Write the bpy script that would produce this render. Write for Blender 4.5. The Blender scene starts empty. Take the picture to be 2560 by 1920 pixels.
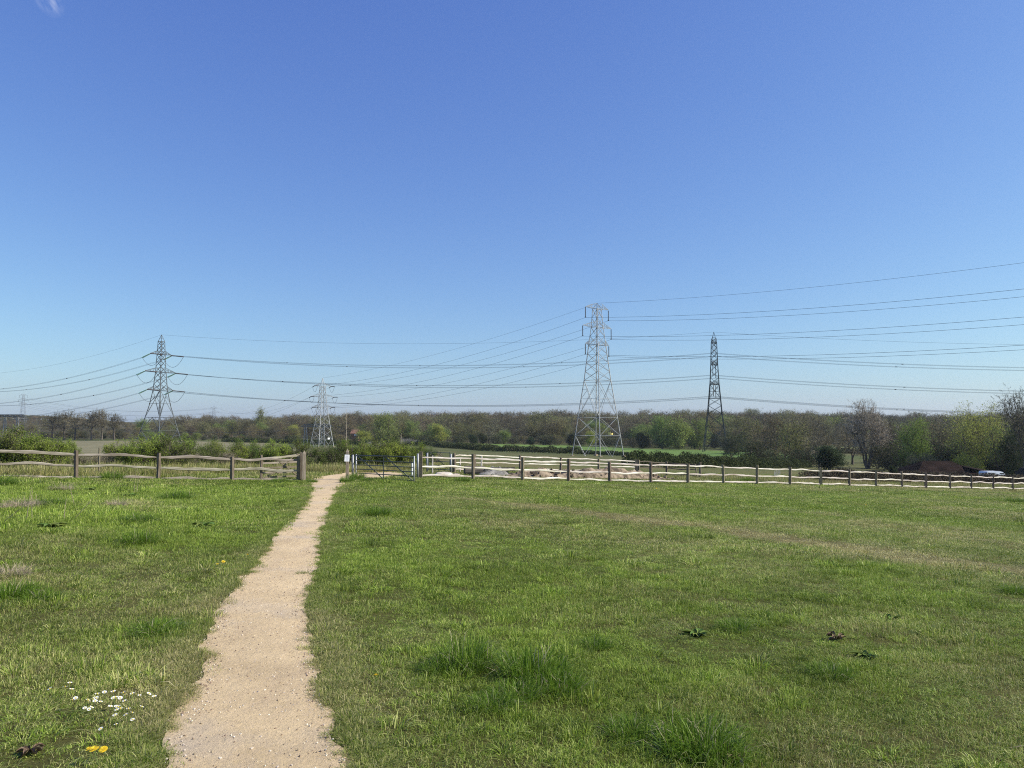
import bpy, math, random
import numpy as np
from mathutils import Vector, Matrix
R = math.radians
scene = bpy.context.scene
# ------------------------------------------------------------------ camera, sky, sun, exposure
PITCH = math.atan(100 / 1924.0)
EYE = 1.6
cam = bpy.data.cameras.new("camera")
cam.sensor_fit = 'HORIZONTAL'; cam.sensor_width = 36.0
cam.lens = 36.0 * 1924 / 2560
cam.clip_start = 0.05; cam.clip_end = 12000
camo = bpy.data.objects.new("camera", cam)
scene.collection.objects.link(camo)
camo.location = (0, 0, EYE)
camo.rotation_euler = (R(90) + PITCH, 0, 0)
scene.camera = camo

EXPO = 0.35
SUN_EL, SUN_AZ = R(37), R(94)          # azimuth clockwise from the view direction (+Y)
world = bpy.data.worlds.new("World"); scene.world = world; world.use_nodes = True
wn, wl = world.node_tree.nodes, world.node_tree.links
wn.clear()
wout = wn.new('ShaderNodeOutputWorld'); bg = wn.new('ShaderNodeBackground')
sky = wn.new('ShaderNodeTexSky'); sky.sky_type = 'NISHITA'; sky.sun_disc = False
sky.sun_elevation = SUN_EL; sky.sun_rotation = SUN_AZ
sky.altitude = 0; sky.air_density = 1.0; sky.dust_density = 0.7; sky.ozone_density = 2.5
bg.inputs['Strength'].default_value = 0.105
def wmath(op, a, b=None, clamp=False):
    n = wn.new('ShaderNodeMath'); n.operation = op; n.use_clamp = clamp
    for i, s in enumerate((a, b)):
        if s is None: continue
        if isinstance(s, (int, float)): n.inputs[i].default_value = s
        else: wl.new(s, n.inputs[i])
    return n.outputs[0]
# colour response: deeper, bluer zenith and a pale horizon, as in clear spring air
sps = wn.new('ShaderNodeSeparateColor'); cps = wn.new('ShaderNodeCombineColor'); wl.new(sky.outputs[0], sps.inputs[0])
for ch, (gain, pw) in enumerate(((.87, 1.0), (1.06, 1.0), (1.09, .60))):
    wl.new(wmath('MULTIPLY', wmath('POWER', wmath('MULTIPLY', sps.outputs[ch], 0.115), pw), gain / (0.105 * 2 ** EXPO)), cps.inputs[ch])
# a small wisp of cirrus, high in the sky to the left
tc = wn.new('ShaderNodeTexCoord'); sep = wn.new('ShaderNodeSeparateXYZ')
wl.new(tc.outputs['Generated'], sep.inputs[0])
ymax = wmath('MAXIMUM', sep.outputs['Y'], 0.05)
cu = wmath('DIVIDE', sep.outputs['X'], ymax); cv = wmath('DIVIDE', sep.outputs['Z'], ymax)
comb = wn.new('ShaderNodeCombineXYZ')
wl.new(wmath('MULTIPLY', wmath('ADD', cu, wmath('MULTIPLY', cv, 0.55)), 90.0), comb.inputs[0])
wl.new(wmath('MULTIPLY', cv, 34.0), comb.inputs[1])
cn = wn.new('ShaderNodeTexNoise'); cn.inputs['Scale'].default_value = 0.9; cn.inputs['Detail'].default_value = 5
wl.new(comb.outputs[0], cn.inputs['Vector'])
du = wmath('DIVIDE', wmath('SUBTRACT', wmath('ADD', cu, wmath('MULTIPLY', wmath('SUBTRACT', cv, 0.575), 0.35)), -0.622), 0.026)
dv = wmath('DIVIDE', wmath('SUBTRACT', cv, 0.590), 0.052)
rr = wmath('ADD', wmath('MULTIPLY', du, du), wmath('MULTIPLY', dv, dv))
cm = wmath('MULTIPLY', wmath('SUBTRACT', 1.0, rr, True), wmath('MULTIPLY', wmath('SUBTRACT', cn.outputs[0], 0.38), 3.2, True), True)
cm = wmath('MULTIPLY', wmath('POWER', cm, 1.3), 0.6)
cmix = wn.new('ShaderNodeMix'); cmix.data_type = 'RGBA'
wl.new(cm, cmix.inputs['Factor']); wl.new(cps.outputs[0], cmix.inputs[6])
cmix.inputs[7].default_value = (7.0, 7.3, 8.4, 1)
wl.new(cmix.outputs[2], bg.inputs['Color']); wl.new(bg.outputs[0], wout.inputs[0])

sl = bpy.data.lights.new("sun", 'SUN'); sl.energy = 5.0; sl.angle = R(0.53); sl.color = (1.0, 0.93, 0.82)
so = bpy.data.objects.new("sun", sl); scene.collection.objects.link(so)
SUN_DIR = Vector((math.sin(SUN_AZ) * math.cos(SUN_EL), math.cos(SUN_AZ) * math.cos(SUN_EL), math.sin(SUN_EL)))
so.rotation_euler = SUN_DIR.to_track_quat('Z', 'Y').to_euler()
so.location = (30, 0, 40)
scene.view_settings.view_transform = 'Standard'; scene.view_settings.look = 'None'
scene.view_settings.exposure = EXPO; scene.view_settings.gamma = 1.0
scene.view_settings.use_curve_mapping = False
scene.cycles.max_bounces = 6; scene.cycles.transparent_max_bounces = 8
scene.cycles.diffuse_bounces = 3; scene.cycles.use_denoising = False; scene.cycles.filter_width = 1.1
scene.cycles.volume_bounces = 0

rng = np.random.default_rng(7)
random.seed(11)
C = scene.collection
# ------------------------------------------------------------------ helpers
def vnoise(x, y, s, seed=0):
    """smooth value noise, -1..1"""
    x = np.asarray(x, float) / s; y = np.asarray(y, float) / s
    xi = np.floor(x).astype(np.int64); yi = np.floor(y).astype(np.int64)
    fx = x - xi; fy = y - yi
    fx = fx * fx * (3 - 2 * fx); fy = fy * fy * (3 - 2 * fy)
    def h(a, b):
        n = (a * 374761393 + b * 668265263 + seed * 1442695041) & 0xffffffff
        n = ((n ^ (n >> 13)) * 1274126177) & 0xffffffff
        n = (n ^ (n >> 16)) & 0xffff
        return n / 32767.5 - 1
    return ((h(xi, yi) * (1 - fx) + h(xi + 1, yi) * fx) * (1 - fy)
            + (h(xi, yi + 1) * (1 - fx) + h(xi + 1, yi + 1) * fx) * fy)
def sstep(a, b, x):
    t = np.clip((np.asarray(x, float) - a) / (b - a), 0, 1); return t * t * (3 - 2 * t)

def ground(x, y):
    x = np.asarray(x, float); y = np.asarray(y, float)
    xe = np.where(x < -18, -18 + (x + 18) * 0.2, x)
    p = -0.0428 * xe - 0.0318 * y
    V = np.interp(x, [-600, -150, -74, 23, 90, 300, 800], [-6.5, -6.6, -7.9, -8.7, -10.5, -11.5, -11.5])
    k = 1.2
    z = k * np.logaddexp(p / k, V / k)
    near = sstep(75, 30, y)
    z = z + near * (0.022 * vnoise(x, y, 2.6, 1) + 0.035 * vnoise(x, y, 7, 2)) * sstep(0, 3, np.abs(y) + 1)
    z = z + (1 - near) * 0.22 * vnoise(x, y, 45, 3)
    z = z - 1.1 * np.exp(-((x - 74) / 15) ** 2 - ((y - 130) / 22) ** 2)
    z = z - .18 * sstep(-5.5, -8.5, x) * sstep(11, 29, y) * sstep(90, 45, y)
    # hills behind the valley
    u = x / np.maximum(y, 50)
    A = np.interp(u, [-0.9, -0.62, -0.54, -0.47, -0.42, -0.3, 0, 0.3, 0.7], [15, 14, 9, 3, 3, 6, 9, 10.5, 10])
    z = z + A * sstep(430, 900, y) + (14.5 - A) * sstep(1300, 2600, y) * (1 + .25 * vnoise(x, y, 400, 4))
    return z
def G(x, y): return float(ground(x, y))
def U(px): return (px - 1280) / 1924.0
def ray(px, py):
    v = (py - 960) / 1924.0; c, s = math.cos(PITCH), math.sin(PITCH)
    return Vector((U(px), c + v * s, s - v * c))
def hit(px, py):
    """where the line of sight through a photo pixel meets the ground"""
    d = ray(px, py); t0 = 1.0; t = 1.0
    while t < 3000:
        if EYE + d.z * t < G(d.x * t, d.y * t): break
        t0 = t; t *= 1.03
    for _ in range(30):
        m = (t0 + t) / 2
        if EYE + d.z * m < G(d.x * m, d.y * m): t = m
        else: t0 = m
    return Vector((d.x * t, d.y * t, G(d.x * t, d.y * t)))
def at(px, d):
    x = U(px) * d; return Vector((x, d, G(x, d)))
def zat(py, d):
    """height above z=0 of something seen at photo row py when d metres away"""
    r = ray(1280, py); return EYE + r.z / r.y * d

class MB:
    def __init__(s): s.v = []; s.f = []; s.n = 0
    def add(s, v, f):
        b = s.n; s.v.extend(v); s.f.extend([tuple(i + b for i in q) for q in f]); s.n += len(v)
    def box(s, c, size, rot=None):
        hx, hy, hz = size[0] / 2, size[1] / 2, size[2] / 2
        vs = [Vector((x, y, z)) for x in (-hx, hx) for y in (-hy, hy) for z in (-hz, hz)]
        if rot is not None: vs = [rot @ p for p in vs]
        c = Vector(c)
        s.add([tuple(p + c) for p in vs], [(0, 1, 3, 2), (4, 6, 7, 5), (0, 4, 5, 1), (2, 3, 7, 6), (0, 2, 6, 4), (1, 5, 7, 3)])
    def tube(s, pts, rad, n=4, cap=True, flat=1.0):
        pts = [Vector(p) for p in pts]
        if not hasattr(rad, '__len__'): rad = [rad] * len(pts)
        vs, fs = [], []
        for i, p in enumerate(pts):
            d = (pts[min(i + 1, len(pts) - 1)] - pts[max(i - 1, 0)])
            if d.length < 1e-9: d = Vector((0, 0, 1))
            d.normalize()
            up = Vector((0, 0, 1)) if abs(d.z) < 0.9 else Vector((0, 1, 0))
            a = d.cross(up).normalized(); b = a.cross(d).normalized()
            for k in range(n):
                t = 2 * math.pi * (k + 0.5) / n
                vs.append(tuple(p + a * (math.cos(t) * rad[i] * flat) + b * (math.sin(t) * rad[i])))
        for i in range(len(pts) - 1):
            for k in range(n):
                k2 = (k + 1) % n
                fs.append((i * n + k, i * n + k2, (i + 1) * n + k2, (i + 1) * n + k))
        if cap and n > 2:
            fs.append(tuple(range(n))[::-1]); fs.append(tuple((len(pts) - 1) * n + k for k in range(n)))
        s.add(vs, fs)
    def build(s, name, mat, parent=None, smooth=False):
        me = bpy.data.meshes.new(name)
        me.from_pydata([tuple(p) for p in s.v], [], s.f)
        if smooth: me.polygons.foreach_set('use_smooth', [True] * len(me.polygons))
        me.materials.append(mat); me.update()
        o = bpy.data.objects.new(name, me); C.objects.link(o)
        if parent is not None: o.parent = parent
        return o
def npmesh(name, v, f, mat, smooth=False, attrs=None, link=True, k=4):
    """v (n,3), f (m,k) arrays"""
    me = bpy.data.meshes.new(name); v = np.asarray(v, np.float32); f = np.asarray(f, np.int32)
    me.vertices.add(len(v)); me.vertices.foreach_set('co', v.ravel())
    me.loops.add(f.size); me.loops.foreach_set('vertex_index', f.ravel())
    me.polygons.add(len(f)); me.polygons.foreach_set('loop_start', np.arange(0, f.size, f.shape[1], dtype=np.int32))
    me.update(calc_edges=True)
    if smooth: me.polygons.foreach_set('use_smooth', np.ones(len(f), bool))
    for n_, (kind, dom, data) in (attrs or {}).items():
        a = me.attributes.new(n_, kind, dom)
        a.data.foreach_set({'FLOAT': 'value', 'INT': 'value', 'FLOAT_COLOR': 'color', 'FLOAT_VECTOR': 'vector'}[kind], np.asarray(data).ravel())
    if mat is not None: me.materials.append(mat)
    me.validate()
    o = bpy.data.objects.new(name, me)
    if link: C.objects.link(o)
    return o
def tag(o, label=None, cat=None, group=None, kind=None):
    if label: o['label'] = label
    if cat: o['category'] = cat
    if group: o['group'] = group
    if kind: o['kind'] = kind
    return o
def empty(name, loc, rz=0.0, label=None, cat=None, group=None):
    o = bpy.data.objects.new(name, None); C.objects.link(o); o.location = loc; o.rotation_euler = (0, 0, rz)
    o.empty_display_size = 0.2
    return tag(o, label, cat, group)
def copy_tree(root, loc, rz=0.0, sc=(1, 1, 1), label=None, group=None, cat=None):
    def rec(o, par):
        c = o.copy(); C.objects.link(c); c.parent = par
        for ch in kids.get(o, []): rec(ch, c)
        return c
    kids = {}
    for ch in root.children_recursive: kids.setdefault(ch.parent, []).append(ch)
    c = rec(root, None); c.location = loc; c.rotation_euler = (0, 0, rz); c.scale = sc
    return tag(c, label, cat, group)

# ------------------------------------------------------------------ materials
def new_mat(name):
    m = bpy.data.materials.new(name); m.use_nodes = True
    return m, m.node_tree.nodes, m.node_tree.links, m.node_tree.nodes['Principled BSDF']
def nmix(nt, ln, fac, a, b, mode='MIX'):
    n = nt.new('ShaderNodeMix'); n.data_type = 'RGBA'; n.blend_type = mode
    for sock, s in ((0, fac), (6, a), (7, b)):
        if isinstance(s, bpy.types.NodeSocket): ln.new(s, n.inputs[sock])
        elif sock == 0: n.inputs[0].default_value = s
        else: n.inputs[sock].default_value = (*s[:3], 1)
    return n.outputs[2]
def nmath(nt, ln, op, a, b=0.0, clamp=False):
    n = nt.new('ShaderNodeMath'); n.operation = op; n.use_clamp = clamp
    for i, s in enumerate((a, b)):
        if isinstance(s, bpy.types.NodeSocket): ln.new(s, n.inputs[i])
        else: n.inputs[i].default_value = s
    return n.outputs[0]
def nnoise(nt, ln, scale, detail=4, coord='Object', stretch=None, rough=0.6):
    tc = nt.new('ShaderNodeTexCoord'); n = nt.new('ShaderNodeTexNoise')
    n.inputs['Scale'].default_value = scale; n.inputs['Detail'].default_value = detail; n.inputs['Roughness'].default_value = rough
    src = tc.outputs[coord]
    if stretch:
        mp = nt.new('ShaderNodeMapping'); mp.inputs['Scale'].default_value = stretch; ln.new(src, mp.inputs[0]); src = mp.outputs[0]
    ln.new(src, n.inputs['Vector']); return n.outputs[0]
def nramp(nt, ln, fac, lo, hi):
    n = nt.new('ShaderNodeMapRange'); n.clamp = True
    ln.new(fac, n.inputs[0]); n.inputs[1].default_value = lo; n.inputs[2].default_value = hi
    return n.outputs[0]
def mat2(name, a, b, scale=5, rough=0.8, metal=0.0, stretch=None, bump=0.0, lo=0.35, hi=0.65, rnd=0.0, bscale=None):
    m, nt, ln, bs = new_mat(name)
    f = nramp(nt, ln, nnoise(nt, ln, scale, 5, stretch=stretch), lo, hi)
    col = nmix(nt, ln, f, a, b)
    if rnd:
        oi = nt.new('ShaderNodeObjectInfo'); hs = nt.new('ShaderNodeHueSaturation')
        ln.new(nmath(nt, ln, 'ADD', nmath(nt, ln, 'MULTIPLY', oi.outputs['Random'], 2 * rnd), 1 - rnd), hs.inputs['Value'])
        ln.new(nmath(nt, ln, 'ADD', nmath(nt, ln, 'MULTIPLY', oi.outputs['Random'], 0.05), 0.475), hs.inputs['Hue'])
        ln.new(col, hs.inputs['Color']); col = hs.outputs[0]
    ln.new(col, bs.inputs['Base Color']); bs.inputs['Roughness'].default_value = rough; bs.inputs['Metallic'].default_value = metal
    bs.inputs['Specular IOR Level'].default_value = 0.3
    if bump:
        bn = nt.new('ShaderNodeBump'); bn.inputs['Strength'].default_value = bump; bn.inputs['Distance'].default_value = 0.02
        ln.new(nnoise(nt, ln, bscale or scale * 3, 4, stretch=stretch), bn.inputs['Height']); ln.new(bn.outputs[0], bs.inputs['Normal'])
    return m
def leaf_mat(name, a, b, rnd=0.2, trans=0.3, hue=0.03, scale=0.7):
    """foliage: colour varies by clump and from plant to plant, a little light passes through"""
    m, nt, ln, bs = new_mat(name)
    f = nramp(nt, ln, nnoise(nt, ln, scale, 3), 0.35, 0.65)
    col = nmix(nt, ln, f, a, b)
    oi = nt.new('ShaderNodeObjectInfo'); hs = nt.new('ShaderNodeHueSaturation')
    ln.new(nmath(nt, ln, 'ADD', nmath(nt, ln, 'MULTIPLY', oi.outputs['Random'], 2 * rnd), 1 - rnd), hs.inputs['Value'])
    r2 = nmath(nt, ln, 'FRACT', nmath(nt, ln, 'MULTIPLY', oi.outputs['Random'], 17.3))
    ln.new(nmath(nt, ln, 'ADD', nmath(nt, ln, 'MULTIPLY', r2, hue * 2), 0.5 - hue), hs.inputs['Hue'])
    ln.new(col, hs.inputs['Color']); col = hs.outputs[0]
    ln.new(col, bs.inputs['Base Color']); bs.inputs['Roughness'].default_value = 0.8; bs.inputs['Specular IOR Level'].default_value = 0.08
    if trans:
        tr = nt.new('ShaderNodeBsdfTranslucent'); ms = nt.new('ShaderNodeMixShader'); ms.inputs[0].default_value = trans
        ln.new(col, tr.inputs['Color']); ln.new(bs.outputs[0], ms.inputs[1]); ln.new(tr.outputs[0], ms.inputs[2])
        ln.new(ms.outputs[0], nt['Material Output'].inputs[0])
    return m
M = {}
M['galv'] = mat2('galvanised_steel', (.23, .24, .24), (.37, .38, .385), 2.0, 0.55, 0.35)
M['dark_steel'] = mat2('dark_grey_steel', (.03, .038, .042), (.055, .065, .07), 0.8, 0.65, 0.2)  # darker grey than the steel of the other pylons
M['old_steel'] = mat2('grey_steel', (.085, .095, .10), (.14, .155, .16), 0.8, 0.6, 0.3)
M['glass_ins'] = mat2('green_glass', (.50, .78, .70), (.62, .88, .80), 3, 0.2)
M['ins'] = mat2('dark_insulator', (.06, .055, .055), (.1, .09, .09), 3, 0.4)
M['wire'] = mat2('aluminium_cable', (.09, .1, .115), (.13, .14, .155), 1, 0.6, 0.3)
M['oak'] = mat2('weathered_post_oak', (.115, .092, .062), (.22, .182, .13), 6, 0.9, stretch=(3, 3, .5), bump=.5, rnd=.15)
M['oak_light'] = mat2('pale_gate_oak', (.27, .22, .155), (.40, .335, .25), 5, 0.9, stretch=(3, 3, .5), bump=.4)
M['rail_w'] = mat2('pale_cleft_chestnut', (.46, .39, .30), (.86, .80, .71), 2.2, 0.85, stretch=(.6, .6, 7), bump=.6, rnd=.12)
M['rail_g'] = mat2('grey_cleft_chestnut', (.20, .17, .125), (.39, .345, .275), 2.2, 0.9, stretch=(.7, .7, 6), bump=.5, rnd=.12)
M['white'] = mat2('white_sheet', (.78, .79, .82), (.84, .85, .87), 4, 0.5)
M['yellow'] = mat2('yellow_plate', (.75, .62, .18), (.8, .68, .25), 4, 0.5)
M['twig'] = leaf_mat('bare_twigs', (.10, .095, .055), (.27, .25, .155), .4, 0.0, .03, .12)
M['bark'] = mat2('bark', (.07, .058, .048), (.15, .125, .10), 3, .95, stretch=(1, 1, .3), rnd=.2)
M['lf_spring'] = leaf_mat('spring_leaves', (.15, .23, .04), (.28, .36, .07), .15)
M['lf_yellow'] = leaf_mat('yellow_green_leaves', (.27, .30, .06), (.44, .46, .11), .12, hue=.01)
M['lf_dark'] = leaf_mat('dark_leaves', (.03, .045, .02), (.065, .085, .035), .25)
M['lf_willow'] = leaf_mat('willow_leaves', (.15, .21, .055), (.26, .32, .09), .1, hue=.015)
M['lf_bud'] = leaf_mat('opening_buds', (.17, .17, .06), (.27, .26, .09), .15)
M['lf_hedge'] = leaf_mat('hedge_leaves', (.035, .05, .018), (.10, .12, .04), .2, .15, scale=.5)
M['lf_blossom'] = leaf_mat('blossom', (.22, .22, .18), (.48, .46, .42), .2)
M['straw'] = leaf_mat('straw', (.34, .27, .18), (.52, .44, .31), .15, .2, .01, 3)

# ------------------------------------------------------------------ the line of the field fence
FA = np.array([-4.3, 36.0]); FD = np.array([46.3, 29.0])
def fence_t(px):
    u = U(px); return (36 * u + 4.3) / (46.3 - 29 * u)
def fence_p(t):
    p = FA + FD * t; return Vector((p[0], p[1], G(p[0], p[1])))
def fside(x, y):
    """metres beyond (+) or before (-) the fence line"""
    n = np.array([-FD[1], FD[0]]) / np.hypot(*FD)
    return (np.asarray(x) - FA[0]) * n[0] + (np.asarray(y) - FA[1]) * n[1]

# ------------------------------------------------------------------ path outline (from the photograph, laid on the ground)
PROWS = [(1990, 385, 940), (1920, 402, 886), (1870, 393, 857), (1828, 392, 832), (1780, 445, 836), (1730, 470, 809), (1700, 490, 802), (1660, 506, 798),
         (1620, 484, 793), (1590, 511, 787), (1565, 524, 771), (1540, 516, 776), (1510, 542, 764), (1475, 580, 785), (1450, 586, 787),
         (1420, 628, 798), (1380, 655, 806), (1340, 680, 808), (1310, 712, 818), (1280, 741, 827), (1250, 762, 838), (1220, 782, 850),
         (1210, 779, 866), (1201, 779, 905), (1192, 800, 1000), (1186, 838, 1012), (1180, 880, 985), (1176, 925, 975)]
PL = [hit(l, y) for y, l, r in PROWS]; PR = [hit(r, y) for y, l, r in PROWS]
path_y = np.array([(a.y + b.y) / 2 for a, b in zip(PL, PR)])
path_l = np.array([a.x for a in PL]); path_r = np.array([b.x for b in PR])
def in_path(x, y, grow=0.0):
    l = np.interp(y, path_y, path_l) - grow; r = np.interp(y, path_y, path_r) + grow
    wig = 0.03 * vnoise(x * 0, y, .31, 21) + .018 * vnoise(x * 0, y, .09, 22)
    wig2 = 0.03 * vnoise(x * 0, y, .31, 23) + .018 * vnoise(x * 0, y, .09, 24)
    return (x > l + wig) & (x < r + wig2) & (y < path_y[-1] + grow)
# faint worn track across the right of the paddock
TRK = [hit(*p) for p in ((1120, 1244), (1300, 1262), (1480, 1284), (1640, 1305), (1800, 1327), (1950, 1348), (2150, 1375), (2350, 1400), (2600, 1432))]
def track(x, y):
    x = np.asarray(x, float); y = np.asarray(y, float); best = np.full(x.shape, 1e9)
    for a, b in zip(TRK[:-1], TRK[1:]):
        d = np.array([b.x - a.x, b.y - a.y]); L = d @ d
        t = np.clip(((x - a.x) * d[0] + (y - a.y) * d[1]) / L, 0, 1)
        best = np.minimum(best, np.hypot(x - a.x - t * d[0], y - a.y - t * d[1]))
    w = 0.75 + .3 * vnoise(x, y, 3, 31)
    return np.exp(-(best / w) ** 2) * (0.65 + .5 * vnoise(x, y, 1.3, 32)) * sstep(-5.5, 2, x)

TUSSOCKS = ((1165, 1668, 1.25, 1.25, 'dark tussock left of centre in the near grass'), (1105, 1682, .8, .9, 'smaller tussock just left of the dark one'), (1335, 1700, 1.35, 1.2, 'largest lush tussock in the middle of the near grass'),
                           (1395, 1730, 1.0, 1.0, 'tussock touching the right of the largest one'), (1290, 1745, .9, .8, 'low tussock in front of the largest one'), (1490, 1618, .75, .8, 'small dark tussock behind the lush middle ones'), (1232, 1770, .8, .8, 'low tussock nearest the path among the middle ones'),
                           (1835, 1575, .85, .9, 'bright lone tussock right of the middle'), (1745, 1882, 1.25, 1.1, 'big spiky tussock at the bottom edge right of centre'), (1805, 1900, .9, .9, 'tussock at the bottom edge beside the big spiky one'), (2075, 1690, .9, .7, 'bright green tussock below the dead leaves'),
                           (1580, 1840, .9, .8, 'rounded tussock in the near grass left of the big spiky one'), (2540, 1485, .9, .9, 'small tussock at the right edge of the view'),
                           (348, 1360, 1.3, 1.1, 'tussock in the left grass halfway to the fence'), (345, 1305, 1.6, .7, 'wide flat tussock left of the path beyond the halfway one'), (440, 1250, 1.9, .9, 'bushy tussock in front of the third fence post'),
                           (28, 1492, 1.2, .9, 'dark green tussock at the left edge'), (95, 1500, 1.0, .7, 'low tussock right of the one at the left edge'), (392, 1580, 1.2, .5, 'flat dark green clump left of the path bend'), (945, 1288, 1.8, .8, 'dark tussock right of the path far up the paddock'),
                           (892, 1199, 1.9, 1.3, 'leafy tussock at the foot of the metal gate hinge'), (868, 1206, 1.6, 1.2, 'tussock at the foot of the notice post'), (915, 1203, 1.4, .9, 'low tussock under the metal gate'), (1155, 1204, 1.8, .9, 'dark tussock before the second white fence post'),
                           (1590, 1206, 1.8, .9, 'tussock at the foot of the white rails right of the pylon'), (1870, 1205, 2.4, 1.1, 'tall weed clump growing through the white rails'), (2236, 1212, 2.4, .8, 'dark green tussock below the right half of the white rails'),
                           (280, 1199, 2.0, 1.2, 'grass tussock against the bottom rail of the left fence'), (1965, 1205, 2.0, .8, 'tussock right of the weed clump along the white rails'), (2535, 1255, 2.4, .7, 'dark tussock at the right edge near the fence'),
                           (700, 1206, 1.8, .8, 'tussock below the open wooden gate'), (780, 1206, 1.3, .8, 'tuft at the right foot of the pointed gatepost'), (120, 1262, 1.8, .6, 'green tussock among the straw at the left'), (5, 1215, 2.2, 1.0, 'green tussock at the left end of the fence'))
TUSP = [(hit(t[0], t[1]), t[2]) for t in TUSSOCKS]
DAISY = hit(255, 1775)
def near_tussock(x, y):
    q = np.zeros(np.shape(x))
    for p, s in TUSP:
        q = np.maximum(q, np.exp(-((x - p.x) ** 2 + (y - p.y) ** 2) / (.36 * s) ** 2))
    return q
def dryness(x, y):
    """0 lush .. 1 straw"""
    d = 0.23 + .26 * vnoise(x, y, 4.5, 41) + .24 * vnoise(x, y, 1.3, 42) + .20 * vnoise(x, y, .4, 43)
    d = d + .95 * track(x, y)
    e = np.minimum(np.abs(x - np.interp(y, path_y, path_l)), np.abs(x - np.interp(y, path_y, path_r)))
    d = d + .22 * np.exp(-(e / .35) ** 2)
    d = d + .30 * sstep(14, 34, x) * np.exp(-((fside(x, y) + 2.5) / 4) ** 2) + .25 * sstep(12, 30, x) * sstep(34, 55, y) * (1 + vnoise(x, y, 3, 44))
    d = d - .18 * sstep(-2, -9, x) * sstep(5, 9, y)                                    # lusher rough grass to the left
    d = d + .4 * np.clip(vnoise(x, y, 1.1, 45) - .45, 0, 1) * sstep(-4, -8, x)
    d = d - .3 * np.exp(-((x - .6) / 1.5) ** 2 - ((y - 5.0) / 1.9) ** 2) - .4 * near_tussock(x, y)
    return np.clip(d, 0, 1)
def lush(x, y):
    """relative blade length"""
    h = .95 + .35 * vnoise(x, y, 1.7, 51) + .50 * vnoise(x, y, .38, 52) * sstep(30, 8, y) + .4 * vnoise(x, y, .9, 53)
    h = h + .5 * np.exp(-((x - .7) / 1.2) ** 2 - ((y - 5.0) / 1.8) ** 2) + .45 * sstep(-3, -8, x) * sstep(5, 10, y)
    h = h + .9 * near_tussock(x, y) - .45 * np.exp(-((x - DAISY.x) ** 2 + (y - DAISY.y) ** 2) / .4 ** 2)
    h = h - .55 * np.clip(track(x, y), 0, 1)
    h = h + .5 * np.exp(-(fside(x, y) / .5) ** 2)
    return np.clip(h, .35, 2.4)

# ------------------------------------------------------------------ ground sheet
def axis(lo, hi, step, far_lo, far_hi, g=1.12):
    a = list(np.arange(lo, hi + 1e-6, step)); s = step
    while a[-1] < far_hi: s *= g; a.append(a[-1] + s)
    s = step
    while a[0] > far_lo: s *= g; a.insert(0, a[0] - s)
    return np.array(a)
gx = axis(-14, 22, .25, -3200, 3200, 1.07); gy = axis(1, 44, .25, -120, 4200, 1.045)
X, Y = np.meshgrid(gx, gy); Z = ground(X, Y)
nx, ny = len(gx), len(gy)
idx = np.arange(nx * ny).reshape(ny, nx)
gf = np.stack([idx[:-1, :-1].ravel(), idx[:-1, 1:].ravel(), idx[1:, 1:].ravel(), idx[1:, :-1].ravel()], 1)
xf, yf = X.ravel(), Y.ravel(); dr = dryness(xf, yf)[:, None]
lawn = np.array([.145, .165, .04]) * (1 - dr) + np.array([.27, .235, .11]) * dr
lawn = lawn * (.55 + .45 * sstep(12, 40, yf))[:, None]  # near ground darkened: shade in the pits between blades put into its colour
beyond = sstep(-.3, .6, fside(xf, yf))[:, None]
r1 = (vnoise(xf, yf, 9, 61)[:, None] * .5 + .5); r2 = (vnoise(xf, yf, 40, 62)[:, None] * .5 + .5)
rough = (np.array([.10, .12, .04]) * (1 - r1) + np.array([.17, .15, .075]) * r1)
olive = (np.array([.075, .10, .035]) * (1 - r2) + np.array([.12, .12, .055]) * r2)
fa = sstep(80, 130, yf)[:, None]
rough = rough * (1 - fa) + olive * fa
# reedy brown strip beyond the right fence
rb = (np.exp(-((fside(xf, yf) - 9) / 6) ** 2) * sstep(8, 20, xf))[:, None]
rough = rough * (1 - rb * .8) + np.array([.19, .14, .085]) * rb * .8
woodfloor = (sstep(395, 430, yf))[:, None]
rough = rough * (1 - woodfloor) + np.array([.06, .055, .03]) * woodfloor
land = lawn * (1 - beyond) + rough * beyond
land = np.concatenate([land, np.ones((len(land), 1))], 1)
m, nt, ln, bs = new_mat('turf_ground')
at_ = nt.new('ShaderNodeAttribute'); at_.attribute_name = 'land'
f1 = nramp(nt, ln, nnoise(nt, ln, 1.1, 8, rough=.75), .3, .7); f2 = nramp(nt, ln, nnoise(nt, ln, 14, 4), .3, .7)
dark = nmix(nt, ln, 1.0, at_.outputs['Color'], (.55, .6, .5), 'MULTIPLY')
lite = nmix(nt, ln, 1.0, at_.outputs['Color'], (1.45, 1.35, 1.2), 'MULTIPLY')
cc = nmix(nt, ln, nmath(nt, ln, 'ADD', nmath(nt, ln, 'MULTIPLY', f1, .55), nmath(nt, ln, 'MULTIPLY', f2, .45)), dark, lite)
ln.new(cc, bs.inputs['Base Color']); bs.inputs['Roughness'].default_value = .95; bs.inputs['Specular IOR Level'].default_value = .1
bn = nt.new('ShaderNodeBump'); bn.inputs['Strength'].default_value = .8; bn.inputs['Distance'].default_value = .12
ln.new(nnoise(nt, ln, 5, 8, rough=.8), bn.inputs['Height']); ln.new(bn.outputs[0], bs.inputs['Normal'])
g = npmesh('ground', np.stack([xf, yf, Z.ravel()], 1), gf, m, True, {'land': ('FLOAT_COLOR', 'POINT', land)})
tag(g, 'short turf paddock sloping down towards the valley', kind='structure')

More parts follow.
